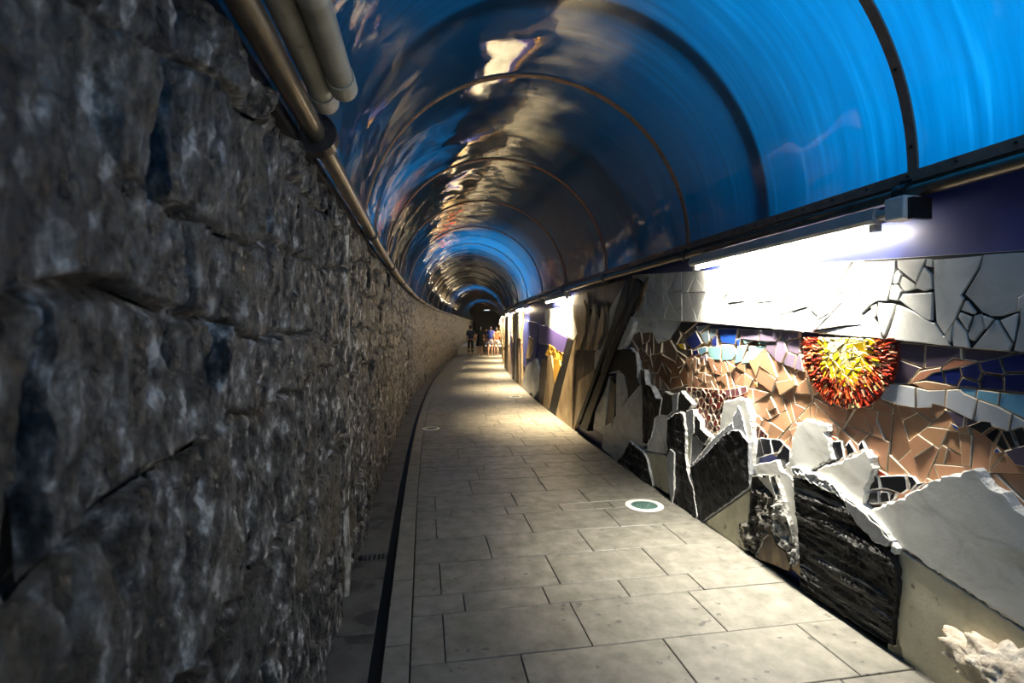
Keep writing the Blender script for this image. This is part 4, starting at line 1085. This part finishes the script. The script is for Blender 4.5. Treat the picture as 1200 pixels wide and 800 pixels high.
# ------------------------------------------------------------------ people in the distance, walking away
def cloth(name, c, rough=0.8): 
    m = surf(name, flat(c, 0.8), 12, rough); return m
M['skin'] = cloth('skin', (0.52, 0.30, 0.20), 0.55); M['hair'] = cloth('hair', (0.012, 0.010, 0.010), 0.5)
M['shoe'] = cloth('shoe', (0.55, 0.54, 0.52)); M['shoe_dark'] = cloth('shoe_dark', (0.02, 0.02, 0.02))
def skinned(name, joints, bones, mat, parent, root, lev=2):
    me = bpy.data.meshes.new(name)
    ks = list(joints)
    me.from_pydata([joints[k_][0] for k_ in ks], [(ks.index(a), ks.index(b_)) for a, b_ in bones], [])
    me.materials.append(mat)
    o = bpy.data.objects.new(name, me); COL.objects.link(o)
    o.parent = parent
    o.modifiers.new('skin', 'SKIN'); 
    for i, k_ in enumerate(ks):
        r = joints[k_][1]
        me.skin_vertices[0].data[i].radius = (r, r) if not isinstance(r, tuple) else r
        me.skin_vertices[0].data[i].use_root = (k_ == root)
    sm = o.modifiers.new('smooth', 'SUBSURF'); sm.levels = lev; sm.render_levels = lev
    for q in me.polygons: q.use_smooth = True
    return o
def person(px, py, h, yaw, stride, top, bottom, bottom_len, label, sleeves=0.5, bag=None, dress=False, hair_long=False, shoes='shoe'):
    y = F * EYE / (py - HY); x = (px - HX) * y / F
    t = thing('person', (x, y, 0.0), label, 'person', 'people walking away')
    t.rotation_euler = (0, 0, yaw); k_ = h / 1.70; t.scale = (k_, k_, k_)
    j = {'hip': ((0, 0, 0.94), (0.15, 0.10)), 'waist': ((0, 0.01, 1.08), (0.125, 0.09)), 'chest': ((0, 0.01, 1.28), (0.155, 0.10)), 'neck0': ((0, 0.0, 1.42), (0.075, 0.065)), 'neck1': ((0, 0.01, 1.48), 0.052),
         'jaw': ((0, 0.03, 1.53), 0.068), 'head': ((0, 0.02, 1.60), (0.078, 0.095)), 'crown': ((0, 0.01, 1.67), (0.05, 0.06)), 'nose': ((0, 0.125, 1.575), 0.012), 'earl': ((-0.085, 0.0, 1.585), 0.014), 'earr': ((0.085, 0.0, 1.585), 0.014)}
    b = [('hip', 'waist'), ('waist', 'chest'), ('chest', 'neck0'), ('neck0', 'neck1'), ('neck1', 'jaw'), ('jaw', 'head'), ('head', 'crown'), ('head', 'nose'), ('head', 'earl'), ('head', 'earr')]
    for sg, sd in ((-1, 'l'), (1, 'r')):
        st_ = stride * sg
        j.update({'sh' + sd: ((0.17 * sg, 0, 1.37), 0.055), 'el' + sd: ((0.225 * sg, -0.04 - 0.4 * st_, 1.10), 0.040), 'wr' + sd: ((0.235 * sg, 0.06 - 0.8 * st_, 0.88), 0.027), 'pa' + sd: ((0.235 * sg, 0.08 - 0.85 * st_, 0.82), (0.024, 0.036)),
                  'hp' + sd: ((0.09 * sg, 0, 0.86), 0.085), 'kn' + sd: ((0.095 * sg, 0.03 + 0.55 * st_, 0.49), 0.055), 'ca' + sd: ((0.095 * sg, -0.02 + 0.75 * st_, 0.34), 0.052), 'an' + sd: ((0.095 * sg, -0.02 + st_, 0.09), 0.034),
                  'he' + sd: ((0.095 * sg, -0.03 + st_, 0.045), 0.036), 'to' + sd: ((0.10 * sg, 0.13 + st_, 0.03), 0.030)})
        b += [('neck0', 'sh' + sd), ('sh' + sd, 'el' + sd), ('el' + sd, 'wr' + sd), ('wr' + sd, 'pa' + sd), ('hip', 'hp' + sd), ('hp' + sd, 'kn' + sd), ('kn' + sd, 'ca' + sd), ('ca' + sd, 'an' + sd), ('an' + sd, 'he' + sd), ('he' + sd, 'to' + sd)]
        for fi, (dx, l) in enumerate(((-0.025, 0.07), (-0.008, 0.085), (0.009, 0.08), (0.024, 0.065))):
            p = j['pa' + sd][0]
            j[f'f{fi}{sd}'] = ((p[0] - 0.006 * sg, p[1] + dx, p[2] - l * 0.5), 0.009); j[f'g{fi}{sd}'] = ((p[0] - 0.016 * sg, p[1] + dx + 0.006, p[2] - l), 0.008)
            b += [('pa' + sd, f'f{fi}{sd}'), (f'f{fi}{sd}', f'g{fi}{sd}')]
        p = j['pa' + sd][0]
        j['th' + sd] = ((p[0] - 0.02 * sg, p[1] + 0.045, p[2] - 0.015), 0.010); b.append(('pa' + sd, 'th' + sd))
    skinned('body', j, b, M['skin'], t, 'hip')
    def lerp(a, c, q): return tuple(j[a][0][i] + q * (j[c][0][i] - j[a][0][i]) for i in range(3))
    sh = {'hip': ((0, 0, 0.90), (0.185, 0.13)), 'waist': ((0, 0.01, 1.08), (0.165, 0.12)), 'chest': ((0, 0.01, 1.28), (0.185, 0.125)), 'nk': ((0, 0.0, 1.42), (0.09, 0.08))}
    sb = [('hip', 'waist'), ('waist', 'chest'), ('chest', 'nk')]
    for sd in 'lr':
        sh['s' + sd] = (j['sh' + sd][0], 0.075); sh['e' + sd] = (lerp('sh' + sd, 'el' + sd, sleeves), 0.066)
        sb += [('nk', 's' + sd), ('s' + sd, 'e' + sd)]
    skinned('shirt', sh, sb, top, t, 'hip')
    if dress:
        n = 20; v, f = [], []
        for z_, r_ in ((1.0, 0.165), (0.85, 0.20), (0.70, 0.225), (bottom_len, 0.245)):
            v += [(r_ * math.cos(2 * math.pi * q / n) * (1 + 0.04 * math.sin(5 * q)), 0.72 * r_ * math.sin(2 * math.pi * q / n), z_) for q in range(n)]
        for a in range(3):
            f += [(a * n + q, a * n + (q + 1) % n, (a + 1) * n + (q + 1) % n, (a + 1) * n + q) for q in range(n)]
        f.append(tuple(range(3 * n, 4 * n)))
        o = new_obj('skirt', v, f, bottom, None, smooth=True); o.parent = t
    else:
        lg = {'w': ((0, 0, 0.99), (0.165, 0.115)), 'hip': ((0, 0, 0.90), (0.175, 0.125))}; lb = [('w', 'hip')]
        for sd in 'lr':
            lg['h' + sd] = (j['hp' + sd][0], 0.105); lb.append(('hip', 'h' + sd))
            if bottom_len > 0.45:
                q = (0.86 - bottom_len) / 0.37
                lg['k' + sd] = (lerp('hp' + sd, 'kn' + sd, q), 0.092); lb.append(('h' + sd, 'k' + sd))
            else:
                lg['k' + sd] = (j['kn' + sd][0], 0.078); lg['a' + sd] = (lerp('ca' + sd, 'an' + sd, 0.8), 0.06); lb += [('h' + sd, 'k' + sd), ('k' + sd, 'a' + sd)]
        skinned('shorts' if bottom_len > 0.45 else 'trousers', lg, lb, bottom, t, 'hip')
    hj = {'a': ((0, -0.005, 1.655), (0.088, 0.10)), 'b': ((0, -0.035, 1.60), (0.088, 0.075)), 'c': ((0, -0.05, 1.52 if not hair_long else 1.36), (0.06, 0.04) if not hair_long else (0.10, 0.04))}
    skinned('hair', hj, [('a', 'b'), ('b', 'c')], M['hair'], t, 'b')
    for sd in 'lr':
        hp_, tp = j['he' + sd][0], j['to' + sd][0]
        skinned('shoe', {'a': ((hp_[0], hp_[1] - 0.01, 0.048), 0.047), 'b': ((hp_[0], (hp_[1] + tp[1]) / 2, 0.042), 0.044), 'c': ((tp[0], tp[1] + 0.01, 0.034), 0.036)}, [('a', 'b'), ('b', 'c')], M[shoes], t, 'a')
    if bag is not None:
        o = skinned('backpack', {'a': ((0, -0.20, 1.02), (0.13, 0.075)), 'b': ((0, -0.205, 1.20), (0.15, 0.085)), 'c': ((0, -0.185, 1.36), (0.12, 0.06))}, [('a', 'b'), ('b', 'c')], bag, t, 'b')
    return t
navy_c, black_c = cloth('navy_cloth', (0.012, 0.018, 0.05)), cloth('black_cloth', (0.008, 0.008, 0.009))
blue_c, orange_c = cloth('blue_cloth', (0.03, 0.06, 0.34)), cloth('orange_cloth', (0.55, 0.09, 0.03))
lilac_c = cloth('lilac_cloth', (0.50, 0.46, 0.62)); pat_c = surf('patterned_cloth', [(0.45, (0.10, 0.05, 0.03)), (0.55, (0.80, 0.74, 0.60))], 14, 0.8)
person(551.5, 416.0, 1.72, 0.0, 0.10, navy_c, black_c, 0.2, 'person in dark navy clothes at the left of the group by the steps', 0.9, shoes='shoe_dark')
person(562.5, 416.6, 1.70, 0.0, -0.12, black_c, black_c, 0.55, 'person in a black dress with bare legs, second from the left', 0.6, dress=True, hair_long=True)
person(569.5, 414.8, 1.68, 0.0, 0.08, black_c, navy_c, 0.2, 'person in dark trousers half hidden behind the blue backpack', 0.9, shoes='shoe_dark')
person(574.5, 416.8, 1.70, 0.0, 0.09, blue_c, lilac_c, 0.66, 'person with a blue backpack and pale lilac shorts', 0.5, bag=blue_c)
person(581.5, 416.6, 1.66, 0.0, -0.08, orange_c, pat_c, 0.62, 'person in an orange top and cream patterned shorts, rightmost of the group', 0.3, hair_long=True)
